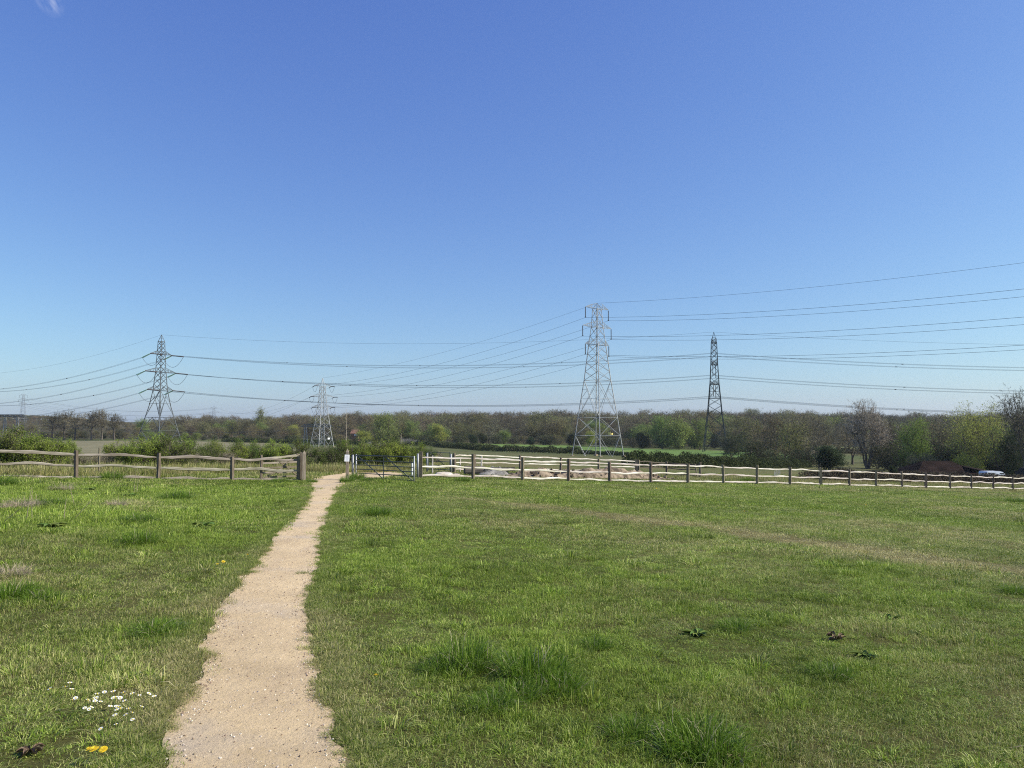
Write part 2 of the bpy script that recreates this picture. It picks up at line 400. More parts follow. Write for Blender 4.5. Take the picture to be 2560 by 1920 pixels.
def sheet(name, c4, nu, nv, lift, mat, label, edge=0.0):
    """a field lying on the ground between four corner points (x,y)"""
    a, b, c, d = [np.array(p[:2], float) for p in c4]
    uu, vv = np.meshgrid(np.linspace(0, 1, nu), np.linspace(0, 1, nv))
    P = (a[None, None] * ((1 - uu) * (1 - vv))[..., None] + b * (uu * (1 - vv))[..., None] + c * (uu * vv)[..., None] + d * ((1 - uu) * vv)[..., None])
    x, y = P[..., 0].ravel(), P[..., 1].ravel()
    y2 = y + edge * vnoise(x, y, 25, 71)
    i = np.arange(nu * nv).reshape(nv, nu)
    f = np.stack([i[:-1, :-1].ravel(), i[:-1, 1:].ravel(), i[1:, 1:].ravel(), i[1:, :-1].ravel()], 1)
    o = npmesh(name, np.stack([x, y2, ground(x, y2) + lift], 1), f, mat, True)
    return tag(o, label, kind='structure')
M['brown_field'] = mat2('stubble', (.13, .12, .055), (.235, .205, .105), .35, .95, stretch=(1, .25, 1), bump=.6, bscale=2)
M['green_field'] = mat2('young_crop', (.08, .15, .02), (.135, .215, .032), .05, .95, stretch=(.3, 1, 1), bump=.4, bscale=2)
M['pale_field'] = mat2('pale_meadow', (.15, .18, .06), (.20, .22, .085), .1, .95, bump=.4, bscale=2)
M['straw_field'] = mat2('straw_verge', (.25, .20, .13), (.34, .28, .19), .2, .95, bump=.4, bscale=2)
sheet('brown_field', [at(-200, 72), at(960, 86), at(700, 350), at(-200, 385)], 140, 90, .12, M['brown_field'], 'brown stubble field behind the bushes', 3)
sheet('green_field', [at(1110, 322), at(1480, 245), at(2050, 330), at(1060, 390)], 160, 60, .22, M['green_field'], 'bright green field in front of the wood', 3)
sheet('green_field', [at(1470, 247), at(2000, 190), at(2060, 330), at(1470, 335)], 160, 60, .20, M['green_field'], 'bright green field behind the large pylon', 3)
sheet('straw_verge', [at(1180, 282), at(1450, 258), at(1450, 286), at(1180, 316)], 80, 20, .45, M['straw_field'], 'straw coloured strip beside the dark hedge', 2)
sheet('pale_field', [at(1820, 335), at(2250, 320), at(2250, 430), at(1820, 440)], 60, 30, .5, M['pale_field'], 'pale meadow glimpsed between the trees', 3)

# path
ys = np.arange(path_y[0], path_y[-1], .035); cols = 26
lw = np.interp(ys, path_y, path_l) + .03 * vnoise(ys * 0, ys, .31, 21) + .018 * vnoise(ys * 0, ys, .09, 22)
rw = np.interp(ys, path_y, path_r) + .03 * vnoise(ys * 0, ys, .31, 23) + .018 * vnoise(ys * 0, ys, .09, 24)
tt = np.linspace(0, 1, cols)[None, :]
px_ = lw[:, None] * (1 - tt) + rw[:, None] * tt; py_ = np.repeat(ys[:, None], cols, 1)
pz = ground(px_, py_) + .007 + .003 * np.sin(np.pi * tt) - .004 * vnoise(px_, py_, .3, 5) * np.sin(np.pi * tt)
i = np.arange(px_.size).reshape(px_.shape)
pf = np.stack([i[:-1, :-1].ravel(), i[:-1, 1:].ravel(), i[1:, 1:].ravel(), i[1:, :-1].ravel()], 1)
m, nt, ln, bs = new_mat('trodden_sand')
n1 = nramp(nt, ln, nnoise(nt, ln, 1.5, 6, rough=.7), .3, .7); n2 = nramp(nt, ln, nnoise(nt, ln, 45, 4, rough=.7), .3, .72)
n3 = nramp(nt, ln, nnoise(nt, ln, .9, 4), .52, .68)
c = nmix(nt, ln, n1, (.44, .33, .175), (.665, .51, .285))
c = nmix(nt, ln, nmath(nt, ln, 'MULTIPLY', n3, .6), c, (.41, .36, .29))
n4 = nramp(nt, ln, nnoise(nt, ln, 3.2, 5, stretch=(1, .3, 1), rough=.7), .5, .72)
c = nmix(nt, ln, nmath(nt, ln, 'MULTIPLY', n4, .5), c, (.37, .27, .165))
c = nmix(nt, ln, nmath(nt, ln, 'MULTIPLY', n2, .5), c, (.70, .54, .37))
vo = nt.new('ShaderNodeTexVoronoi'); vo.inputs['Scale'].default_value = 70; tcx = nt.new('ShaderNodeTexCoord'); ln.new(tcx.outputs['Object'], vo.inputs['Vector'])
sp = nramp(nt, ln, vo.outputs['Distance'], .22, .12)
nsp = nramp(nt, ln, nnoise(nt, ln, 60, 2), .55, .62)
c = nmix(nt, ln, nmath(nt, ln, 'MULTIPLY', sp, nsp), c, (.17, .12, .08))
ln.new(c, bs.inputs['Base Color']); bs.inputs['Roughness'].default_value = .95; bs.inputs['Specular IOR Level'].default_value = .15
bn = nt.new('ShaderNodeBump'); bn.inputs['Strength'].default_value = .9; bn.inputs['Distance'].default_value = .03
ln.new(nnoise(nt, ln, 9, 9, rough=.8), bn.inputs['Height']); ln.new(bn.outputs[0], bs.inputs['Normal'])
M['path'] = m
tag(npmesh('path', np.stack([px_.ravel(), py_.ravel(), pz.ravel()], 1), pf, m, True), 'narrow trodden sandy path running to the gateway', kind='structure')

# ------------------------------------------------------------------ scattering (for uncountable stuff only)
def scatter(name, pts, rot, scl, idx, extra, templates, label):
    coll = bpy.data.collections.new(name + '_shapes')
    for t in templates: coll.objects.link(t)
    n = len(pts)
    at = {'rot': ('FLOAT_VECTOR', 'POINT', rot), 'scl': ('FLOAT_VECTOR', 'POINT', scl), 'pick': ('INT', 'POINT', idx.astype(np.int32))}
    for k_, v_ in extra.items(): at[k_] = ('FLOAT', 'POINT', v_)
    me = bpy.data.meshes.new(name); me.vertices.add(n); me.vertices.foreach_set('co', np.asarray(pts, np.float32).ravel())
    for n_, (kind, dom, data) in at.items():
        a = me.attributes.new(n_, kind, dom)
        a.data.foreach_set('vector' if kind == 'FLOAT_VECTOR' else 'value', np.asarray(data).ravel())
    o = bpy.data.objects.new(name, me); C.objects.link(o)
    nt = bpy.data.node_groups.new(name, 'GeometryNodeTree')
    nt.interface.new_socket('Geometry', in_out='INPUT', socket_type='NodeSocketGeometry')
    nt.interface.new_socket('Geometry', in_out='OUTPUT', socket_type='NodeSocketGeometry')
    N, L = nt.nodes, nt.links
    gi = N.new('NodeGroupInput'); go = N.new('NodeGroupOutput')
    ci = N.new('GeometryNodeCollectionInfo'); ci.inputs['Collection'].default_value = coll
    ci.inputs['Separate Children'].default_value = True; ci.inputs['Reset Children'].default_value = True
    ip = N.new('GeometryNodeInstanceOnPoints'); ip.inputs['Pick Instance'].default_value = True
    def na(nm, ty):
        a = N.new('GeometryNodeInputNamedAttribute'); a.data_type = ty; a.inputs['Name'].default_value = nm
        return [s for s in a.outputs if s.enabled and s.name == 'Attribute'][0]
    er = N.new('FunctionNodeEulerToRotation')
    L.new(na('rot', 'FLOAT_VECTOR'), er.inputs[0]); L.new(er.outputs[0], ip.inputs['Rotation'])
    L.new(na('scl', 'FLOAT_VECTOR'), ip.inputs['Scale']); L.new(na('pick', 'INT'), ip.inputs['Instance Index'])
    L.new(ci.outputs[0], ip.inputs['Instance']); L.new(gi.outputs[0], ip.inputs['Points']); L.new(ip.outputs[0], go.inputs[0])
    o.modifiers.new('scatter', 'NODES').node_group = nt
    return tag(o, label, kind='stuff')

def grass_mat(name, g1, g2, dry1, dry2, trans=.3):
    m, nt, ln, bs = new_mat(name)
    ta = nt.new('ShaderNodeAttribute'); ta.attribute_name = 'tint'
    da = nt.new('ShaderNodeAttribute'); da.attribute_name = 'dry'; da.attribute_type = 'INSTANCER'
    va = nt.new('ShaderNodeAttribute'); va.attribute_name = 'vary'; va.attribute_type = 'INSTANCER'
    gcol = nmix(nt, ln, ta.outputs['Fac'], g1, g2); dcol = nmix(nt, ln, ta.outputs['Fac'], dry1, dry2)
    # straw blades come in by threshold so that patches are a mix of green and dead blades
    f = nmath(nt, ln, 'ADD', nmath(nt, ln, 'MULTIPLY', da.outputs['Fac'], 1.25), nmath(nt, ln, 'MULTIPLY', nmath(nt, ln, 'SUBTRACT', ta.outputs['Fac'], .62), 1.1), True)
    col = nmix(nt, ln, f, gcol, dcol)
    hs = nt.new('ShaderNodeHueSaturation'); ln.new(va.outputs['Fac'], hs.inputs['Value']); ln.new(col, hs.inputs['Color']); col = hs.outputs[0]
    ln.new(col, bs.inputs['Base Color']); bs.inputs['Roughness'].default_value = .45; bs.inputs['Specular IOR Level'].default_value = .22
    tr = nt.new('ShaderNodeBsdfTranslucent'); ms = nt.new('ShaderNodeMixShader'); ms.inputs[0].default_value = trans
    ln.new(col, tr.inputs['Color']); ln.new(bs.outputs[0], ms.inputs[1]); ln.new(tr.outputs[0], ms.inputs[2])
    ln.new(ms.outputs[0], nt['Material Output'].inputs[0]); return m
M['grass'] = grass_mat('grass_blades', (.108, .182, .015), (.35, .465, .064), (.30, .29, .08), (.58, .51, .26))

def tuft(name, n, rad, hmin, hmax, w, lean, mat, seed, link=False, droop=.35, radial=False):
    r = np.random.default_rng(seed)
    a = r.uniform(0, 2 * np.pi, n); q = rad * np.sqrt(r.uniform(0, 1, n))
    bx, by = q * np.cos(a), q * np.sin(a)
    h = r.uniform(hmin, hmax, n) * (1 - .3 * (q / rad) ** 2)
    if radial: h = h * (1.1 - .45 * q / rad)
    la = a + r.normal(0, .45 if radial else .9, n); l = np.abs(r.normal(lean, lean * .6, n)) * h
    lx, ly = np.cos(la) * l, np.sin(la) * l
    h = h * 1.12 / np.sqrt(1 + (l / h) ** 2)
    fa = r.uniform(0, 2 * np.pi, n); wx, wy = np.cos(fa) * w / 2, np.sin(fa) * w / 2
    ww = r.uniform(.6, 1.3, n); wx *= ww; wy *= ww
    z0 = np.full(n, -.012)
    V = np.empty((n, 7, 3))
    V[:, 0] = np.stack([bx - wx, by - wy, z0], 1); V[:, 1] = np.stack([bx + wx, by + wy, z0], 1)
    m1x, m1y, m1z = bx + lx * .25, by + ly * .25, h * .5
    V[:, 2] = np.stack([m1x + wx * .9, m1y + wy * .9, m1z], 1); V[:, 3] = np.stack([m1x - wx * .9, m1y - wy * .9, m1z], 1)
    m2x, m2y, m2z = bx + lx * .65, by + ly * .65, h * (.86)
    V[:, 4] = np.stack([m2x + wx * .6, m2y + wy * .6, m2z], 1); V[:, 5] = np.stack([m2x - wx * .6, m2y - wy * .6, m2z], 1)
    V[:, 6] = np.stack([bx + lx * 1.15, by + ly * 1.15, h * (1 - droop * l / h * .6)], 1)
    b = np.arange(n) * 7
    F4 = np.concatenate([np.stack([b, b + 1, b + 2, b + 3], 1), np.stack([b + 3, b + 2, b + 4, b + 5], 1)])
    F3 = np.stack([b + 5, b + 4, b + 6], 1)
    me = bpy.data.meshes.new(name); v = V.reshape(-1, 3).astype(np.float32)
    me.vertices.add(len(v)); me.vertices.foreach_set('co', v.ravel())
    lv = np.concatenate([F4.ravel(), F3.ravel()]).astype(np.int32)
    me.loops.add(len(lv)); me.loops.foreach_set('vertex_index', lv)
    me.polygons.add(len(F4) + len(F3))
    me.polygons.foreach_set('loop_start', np.concatenate([np.arange(len(F4)) * 4, len(F4) * 4 + np.arange(len(F3)) * 3]).astype(np.int32))
    me.update(calc_edges=True)
    ti = np.repeat(r.uniform(0, 1, n), 7); at = me.attributes.new('tint', 'FLOAT', 'POINT'); at.data.foreach_set('value', ti.astype(np.float32))
    me.materials.append(mat)
    o = bpy.data.objects.new(name, me)
    if link: C.objects.link(o)
    return o

def band(y0, y1, dens, xmax=None):
    """random points inside the view wedge, paddock side of the fence"""
    W = .72 * y1 + 3.4; n = int(dens * (y1 - y0) * 2 * W)
    x = rng.uniform(-W, W, n); y = rng.uniform(y0, y1, n)
    k = (np.abs(x) < .72 * y + 3.4) & (fside(x, y) < .15) & ~(in_path(x, y, .0) | (in_path(x, y, .10) & (rng.uniform(0, 1, n) < .55)))
    return x[k], y[k]
tn = [tuft('tuft_a%d' % i, 90, .15, .014, .040, .0032, 1.3, M['grass'], 100 + i) for i in range(5)]      # short mat
tc_ = [tuft('tuft_b%d' % i, 85, .062, .030, .066, .0034, 1.05, M['grass'], 120 + i, radial=True) for i in range(5)]   # small domed clumps
tm = [tuft('tuft_c%d' % i, 100, .24, .018, .05, .0058, 1.1, M['grass'], 140 + i) for i in range(4)]
td_ = [tuft('tuft_d%d' % i, 90, .12, .035, .085, .0062, .95, M['grass'], 160 + i, radial=True) for i in range(4)]
tf = [tuft('tuft_e%d' % i, 100, .42, .02, .055, .012, .9, M['grass'], 180 + i) for i in range(3)]
tg = [tuft('tuft_f%d' % i, 80, .2, .04, .10, .012, .9, M['grass'], 200 + i, radial=True) for i in range(3)]
temps = tn + tc_ + tm + td_ + tf + tg
P, RO, S, I, D, VV = [], [], [], [], [], []
for (y0, y1, dens, i0, i1, sc, clump) in ((2.3, 7, 95, 0, 5, .95, 0), (7, 13, 55, 0, 5, 1.15, 0), (13, 24, 24, 10, 14, 1.1, 0), (24, 40, 11, 18, 21, 1.0, 0), (40, 68, 6, 18, 21, 1.25, 0),
                                   (2.3, 7, 75, 5, 10, .95, 1), (7, 13, 42, 5, 10, 1.15, 1), (11, 24, 15, 14, 18, 1.0, 1), (22, 40, 6, 21, 24, 1.0, 1), (40, 68, 3, 21, 24, 1.3, 1)):
    x, y = band(y0, y1, dens)
    if clump:      # clumps gather in drifts and leave gaps
        k = rng.uniform(-1, 1, len(x)) < .15 + .9 * vnoise(x, y, .33, 55) + .5 * vnoise(x, y, 1.4, 56) - .8 * track(x, y); x, y = x[k], y[k]
    n = len(x); hs = lush(x, y); d = dryness(x, y)
    P.append(np.stack([x, y, ground(x, y)], 1))
    RO.append(np.stack([rng.normal(0, .05, n), rng.normal(0, .05, n), rng.uniform(0, 6.28, n)], 1))
    s = sc * rng.uniform(.85, 1.2, n) * (np.exp(rng.normal(0, .28, n)) if clump else 1)
    S.append(np.stack([s, s, s * np.clip(hs, .4, 1.6) * (.8 if clump else 1)], 1)); I.append(rng.integers(i0, i1, n)); D.append(np.clip(d - .10 * clump, 0, 1))
    VV.append(np.clip((1.0 - .03 * clump) - .22 * near_tussock(x, y) - .1 * np.exp(-((x - .6) / 1.4) ** 2 - ((y - 5.0) / 1.8) ** 2) + .15 * vnoise(x, y, .8, 81) + .14 * vnoise(x, y, 5, 82) + .12 * vnoise(x, y, .3, 86) + rng.normal(0, .10 + .1 * clump, n), .5, 1.6))
for side_, edge_ in ((-1, path_l), (1, path_r)):      # shaggy verges creeping over the path edge
    n = 5200; y = 2.5 + 30 * rng.uniform(0, 1, n) ** 1.5; o_ = rng.normal(.14, .055, n) - .10 * np.clip(vnoise(y * 0, y, .16, 91 + side_) + .4 * vnoise(y * 0, y, .5, 93 + side_), 0, 1)
    x = np.interp(y, path_y, edge_) + side_ * o_; s = rng.uniform(.45, .95, n) * (1 + .02 * y)
    P.append(np.stack([x, y, ground(x, y)], 1)); RO.append(np.stack([rng.normal(0, .05, n), rng.normal(0, .05, n), rng.uniform(0, 6.28, n)], 1))
    S.append(np.stack([s * 1.0, s * 1.0, s * .9], 1)); I.append(rng.integers(5, 10, n)); D.append(np.clip(dryness(x, y) + .05, 0, 1)); VV.append(rng.uniform(.7, 1.1, n))
P, RO, S, I, D, VV = [np.concatenate(q) for q in (P, RO, S, I, D, VV)]
scatter('grass', P, RO, S, I, {'dry': D, 'vary': VV}, temps, 'short spring grass of the paddock in front of the fence')
print('grass tufts', len(P))
# rougher grass beyond the fence
x = rng.uniform(-24, 60, 26000); y = rng.uniform(26, 95, 26000)
fs = fside(x, y); k = (fs > .15) & (fs < 22) & (np.abs(x) < .72 * y + 1) & ~in_path(x, y, .1)
x, y, fs = x[k], y[k], fs[k]; n = len(x)
right = sstep(8, 20, x)
s = rng.uniform(.9, 1.4, n); hh = 1.0 + right * 1.8 * np.exp(-((fs - 9) / 6) ** 2) + .5 * vnoise(x, y, 2, 83)
scatter('meadow_grass', np.stack([x, y, ground(x, y)], 1), np.stack([rng.normal(0, .05, n), rng.normal(0, .05, n), rng.uniform(0, 6.28, n)], 1),
        np.stack([s, s, s * np.clip(hh, .5, 4)], 1), rng.integers(0, 4, n),
        {'dry': np.clip(.45 + .3 * vnoise(x, y, 3, 84) + right * .45 * np.exp(-((fs - 9) / 7) ** 2), 0, 1), 'vary': np.clip(.85 + .2 * vnoise(x, y, 2, 85), .5, 1.3)},
        [tuft('rough_%d' % i, 80, .42, .04, .11, .013, .6, M['grass'], 260 + i) for i in range(4)], 'rougher yellowing grass beyond the rail fence')
# stones on the path
def blob(name, mat, seed, flat=.6, seg=6):
    r = random.Random(seed); b = MB(); rings = 4
    vs = [(0, 0, -.5 * flat)]; fs = []
    for i_ in range(1, rings):
        ph = math.pi * i_ / rings - math.pi / 2
        for k_ in range(seg):
            t = 2 * math.pi * k_ / seg; q = r.uniform(.75, 1.15) * .5
            vs.append((math.cos(ph) * math.cos(t) * q, math.cos(ph) * math.sin(t) * q, math.sin(ph) * q * flat))
    vs.append((0, 0, .5 * flat)); last = len(vs) - 1
    for k_ in range(seg): fs.append((0, 1 + (k_ + 1) % seg, 1 + k_)); fs.append((last, last - seg + k_, last - seg + (k_ + 1) % seg))
    for i_ in range(rings - 2):
        for k_ in range(seg):
            a_ = 1 + i_ * seg; fs.append((a_ + k_, a_ + (k_ + 1) % seg, a_ + seg + (k_ + 1) % seg, a_ + seg + k_))
    me = bpy.data.meshes.new(name); me.from_pydata(vs, [], fs); me.materials.append(mat)
    return bpy.data.objects.new(name, me)
M['stone_p'] = mat2('pale_pebble', (.5, .42, .32), (.68, .62, .52), 2, .9, rnd=.2)
M['stone_d'] = mat2('brown_crumb', (.22, .16, .11), (.34, .26, .18), 2, .9, rnd=.2)
ys_ = 2.6 + 16 * rng.uniform(0, 1, 9000) ** 1.4
l_ = np.interp(ys_, path_y, path_l); r_ = np.interp(ys_, path_y, path_r); q = rng.uniform(0, 1, 9000)
q = np.where(rng.uniform(0, 1, 9000) < .35, np.where(q < .5, q * .3, 1 - (1 - q) * .3), q)
xs_ = l_ + (r_ - l_) * q; n = len(xs_); s = .0035 + .011 * rng.uniform(0, 1, n) ** 4
scatter('path_gravel', np.stack([xs_, ys_, ground(xs_, ys_) + .011], 1), rng.uniform(0, 6, (n, 3)), np.stack([s * 1.3, s, s], 1),
        rng.integers(0, 4, n), {}, [blob('peb_%d' % i, M['stone_p' if i < 2 else 'stone_d'], i) for i in range(4)], 'pale grit and crumbs scattered along the path')
exec_after = None

# ------------------------------------------------------------------ trees
def grow(seed, H, crown, ntips, fork=.22, base_r=None, twigs=6, twl=.6, tww=.035, leaves=0, lsize=.12, lspread=.5, stems=1, spread=.45, zig=.12, detail=5, clump=.75, nc=26, cr=.085):
    """branching skeleton that fills a crown. crown = list of (cx,cz,rx,rz) ellipsoids as fractions of H. returns (wood MB, twig V/F, leaf V/F)"""
    r = np.random.default_rng(seed); tips = []
    wts = np.array([c[2] * c[2] * c[3] for c in crown]); wts = wts / wts.sum()
    lob = r.normal(0, 1, (9, 3)); lob /= np.linalg.norm(lob, axis=1)[:, None]; la = r.uniform(-.28, .22, 9)
    cen_ = []
    for t_ in range(ntips + nc):
        c = crown[r.choice(len(crown), p=wts)]
        d = r.normal(0, 1, 3); d /= np.linalg.norm(d)
        rad = r.uniform(.12, 1) ** .42
        bump = 1 + (la * np.clip(lob @ d, 0, 1) ** 3).sum()
        ang = r.uniform(0, 6.28) if False else 0
        p = np.array([c[0] + d[0] * c[2] * rad * bump, d[1] * c[2] * rad * bump, c[1] + d[2] * c[3] * rad * bump]) * H
        if len(c) > 4: p[1] += c[4] * H
        if t_ < nc: cen_.append(p)
        elif r.uniform() < clump:
            q_ = cen_[r.integers(nc)] + r.normal(0, cr * H, 3) * np.array([1, 1, .75])
            if q_[2] > .06 * H: tips.append(q_)
        elif p[2] > .06 * H: tips.append(p)
    tips = np.array(tips); wood = MB(); TW = []; LF = []
    base_r = base_r or H * .022
    def seg(a, b, ra, rb, lev):
        n = detail if ra > base_r * .3 else (4 if ra > base_r * .12 else 3)
        L = np.linalg.norm(b - a)
        if L > H * .05 and ra > base_r * .1:
            mid = (a + b) / 2 + r.normal(0, zig * L * .5, 3) * np.array([1, 1, .5])
            wood.tube([a, mid, b], [ra, (ra + rb) / 2, rb], n, False)
        else: wood.tube([a, b], [ra, rb], n, False)
    def rec(pos, T, rad, lev):
        n = len(T)
        if n <= 2 or lev > 14:
            for t in T:
                seg(pos, t, max(rad * .6, .008), .006, lev); TW.append((t, t - pos))
            return
        k = 3 if (n > 12 and r.uniform() < .45) else 2
        seeds = T[r.choice(n, k, replace=False)]
        for _ in range(2):
            lab = np.argmin(((T[:, None] - seeds[None]) ** 2).sum(2), 1)
            seeds = np.array([T[lab == j].mean(0) if (lab == j).any() else seeds[j] for j in range(k)])
        for j in range(k):
            S = T[lab == j]
            if len(S) == 0: continue
            cen = S.mean(0); f = r.uniform(.34, .52)
            ch = pos + (cen - pos) * f; ch[2] -= .03 * np.linalg.norm(cen - pos) * (lev < 3)
            L = np.linalg.norm(ch - pos); ch = ch + r.normal(0, zig * L, 3)
            rc = max(rad * (len(S) / n) ** .45, .010)
            seg(pos, ch, rad * (.95 if lev else 1) if k == 1 else min(rad, rc * 1.25), rc, lev)
            rec(ch, S, rc, lev + 1)
    if stems == 1:
        top = np.array([r.normal(0, .01) * H, r.normal(0, .01) * H, fork * H])
        wood.tube([(0, 0, -.02 * H), (top[0] * .3, top[1] * .3, fork * H * .08), tuple(top * .5), tuple(top)], [base_r * 1.5, base_r * 1.1, base_r, base_r * .88], 7, False)
        rec(top, tips, base_r * .88, 0)
    else:
        az = np.arctan2(tips[:, 1], tips[:, 0]); order = np.argsort(az); chunks = np.array_split(order, stems)
        for c_ in chunks:
            S = tips[c_]; cen = S.mean(0); b0 = np.array([cen[0], cen[1], 0]) * .06
            top = b0 + (cen - b0) * fork
            rr_ = base_r / math.sqrt(stems) * 1.25
            wood.tube([tuple(b0 - [0, 0, .02 * H]), tuple((b0 + top) / 2 + r.normal(0, .008 * H, 3)), tuple(top)], [rr_ * 1.3, rr_, rr_ * .9], 6, False)
            rec(top, S, rr_ * .9, 0)
    # twigs: slender triangles
    T = np.array([t for t, _ in TW]); Dn = np.array([d for _, d in TW]); Dn = Dn / (np.linalg.norm(Dn, axis=1)[:, None] + 1e-6)
    res = [wood]
    def slivers(k_, length, width):
        n = len(T) * k_; b = np.repeat(T, k_, 0); d = np.repeat(Dn, k_, 0) * .9 + r.normal(0, .6, (n, 3)); d /= np.linalg.norm(d, axis=1)[:, None]
        d[:, 2] += .15
        b = b - np.repeat(Dn, k_, 0) * r.uniform(0, length * 1.1, (n, 1))
        w = np.cross(d, r.normal(0, 1, (n, 3))); w /= np.linalg.norm(w, axis=1)[:, None]; w *= width / 2
        e = b + d * length * r.uniform(.5, 1.2, (n, 1))
        V = np.stack([b - w, b + w, e], 1).reshape(-1, 3); F = np.arange(len(V)).reshape(-1, 3); return V, F
    res.append(slivers(twigs, twl, tww) if twigs else None)
    if leaves:
        n = len(T) * leaves; b = np.repeat(T, leaves, 0) + r.normal(0, lspread, (n, 3))
        a1 = r.normal(0, 1, (n, 3)); a1 /= np.linalg.norm(a1, axis=1)[:, None]
        a2 = np.cross(a1, r.normal(0, 1, (n, 3))); a2 /= np.linalg.norm(a2, axis=1)[:, None]
        s = lsize * r.uniform(.6, 1.3, (n, 1))
        V = np.stack([b - a1 * s, b + a2 * s * .55, b + a1 * s, b - a2 * s * .55], 1).reshape(-1, 3); F = np.arange(len(V)).reshape(-1, 4)
        res.append((V, F))
    else: res.append(None)
    return res
def make_tree(name, g, bark, twig, leaf):
    """thing: empty > trunk, crown (> leaves)"""
    root = bpy.data.objects.new(name, None); C.objects.link(root); root.empty_display_size = .5
    g[0].build('trunk', bark, root, True)
    cr = None
    if g[1] is not None:
        cr = npmesh('crown' , g[1][0], g[1][1], twig); cr.parent = root
    if g[2] is not None:
        lf = npmesh('leaves' if cr else 'crown', g[2][0], g[2][1], leaf); lf.parent = cr if cr else root
    return root
H0 = 16.0
round_c = [(0, .56, .40, .43)]
wide_c = [(-.16, .50, .32, .36), (.18, .48, .32, .34), (0, .64, .30, .34)]
fan_c = [(0, .66, .22, .34), (.05, .42, .20, .3)]
K = {}
kw = dict(twigs=9, twl=1.1, tww=.07)
def proto(key, name, g, bark='bark', twig='twig', leaf=None):
    K[key] = [make_tree(name, g, M[bark], M[twig], M[leaf] if leaf else None), 0]
M['twig_warm'] = leaf_mat('russet_twigs', (.125, .10, .058), (.265, .215, .13), .35, 0.0, .02, .12)
M['twig_pale'] = leaf_mat('pale_twigs', (.30, .26, .20), (.46, .40, .31), .12, 0.0, .01, .12)
proto('bare0', 'bare_tree', grow(1, H0, round_c, 560, .12, **kw))
proto('bare1', 'bare_tree', grow(2, H0, wide_c, 620, .12, **kw))
proto('bare2', 'bare_tree', grow(3, H0, [(0, .54, .34, .45)], 560, .1, **kw), twig='twig_warm')
proto('bare3', 'bare_tree', grow(4, H0, wide_c, 560, .12, leaves=7, lsize=.22, lspread=.7, **kw), leaf='lf_bud')
proto('bare4', 'bare_tree', grow(5, H0, [(0, .55, .42, .42)], 600, .15, **kw), twig='twig_warm')
proto('oakL', 'oak_tree', grow(6, 14.0, [(-.12, .66, .28, .28), (.12, .66, .28, .28), (0, .8, .24, .18)], 800, .34, base_r=.36, twigs=9, twl=.8, tww=.055, zig=.16), twig='twig')
proto('green0', 'leafy_tree', grow(7, H0, [(0, .52, .40, .46)], 620, .14, twigs=4, twl=1, tww=.05, leaves=14, lsize=.24, lspread=.7, stems=3), leaf='lf_willow')
proto('green1', 'leafy_tree', grow(8, H0, [(-.12, .5, .34, .42), (.16, .48, .32, .40)], 620, .14, twigs=4, twl=1, tww=.05, leaves=14, lsize=.24, lspread=.7, stems=4), leaf='lf_willow')
proto('yellow0', 'young_leafed_tree', grow(9, 12.0, [(0, .52, .36, .46)], 500, .14, twigs=3, twl=.8, tww=.05, leaves=14, lsize=.2, lspread=.6, stems=2), leaf='lf_yellow')
proto('poplar', 'poplar_tree', grow(10, 18.0, [(0, .55, .11, .46)], 420, .12, twigs=4, twl=.8, tww=.05, leaves=8, lsize=.22, lspread=.35), leaf='lf_bud')
proto('dark0', 'evergreen_tree', grow(11, 12.0, [(0, .48, .34, .46)], 520, .1, twigs=2, twl=.8, tww=.05, leaves=22, lsize=.26, lspread=.65, stems=2), leaf='lf_dark')
proto('scrub0', 'scrub_bush', grow(12, 6.0, [(-.2, .45, .5, .45), (.3, .4, .5, .4)], 420, .1, twigs=6, twl=.6, tww=.05, leaves=5, lsize=.16, lspread=.4, stems=5), leaf='lf_dark')
proto('scrub1', 'scrub_bush', grow(13, 6.0, [(0, .45, .6, .45)], 420, .1, twigs=8, twl=.6, tww=.05, leaves=2, lsize=.14, lspread=.4, stems=5), twig='twig_warm', leaf='lf_bud')
proto('blossom', 'blossom_bush', grow(14, 5.0, [(0, .45, .6, .42)], 300, .1, twigs=3, twl=.5, tww=.05, leaves=9, lsize=.12, lspread=.35, stems=5), leaf='lf_blossom')
KH = dict(bare0=H0, bare1=H0, bare2=H0, bare3=H0, bare4=H0, oakL=14., green0=H0, green1=H0, yellow0=12., poplar=18., dark0=12., scrub0=6., scrub1=6., blossom=5.)
def plant(key, px, d, top, label, cat, group=None, wide=1.0, rz=None, base=None):
    """stand a tree of a kind at column px, d metres off, crown top at photo row top"""
    root, used = K[key]; p = at(px, d)
    h = max(zat(top, d) - p.z, .5); s = h / (KH[key] * 1.02)
    rz = random.uniform(0, 6.28) if rz is None else rz
    sc = (s * wide, s * wide, s)
    if used == 0:
        root.location = p; root.rotation_euler = (0, 0, rz); root.scale = sc; tag(root, label, cat, group); o = root
    else: o = copy_tree(root, p, rz, sc, label, group, cat)
    K[key][1] += 1
    return o
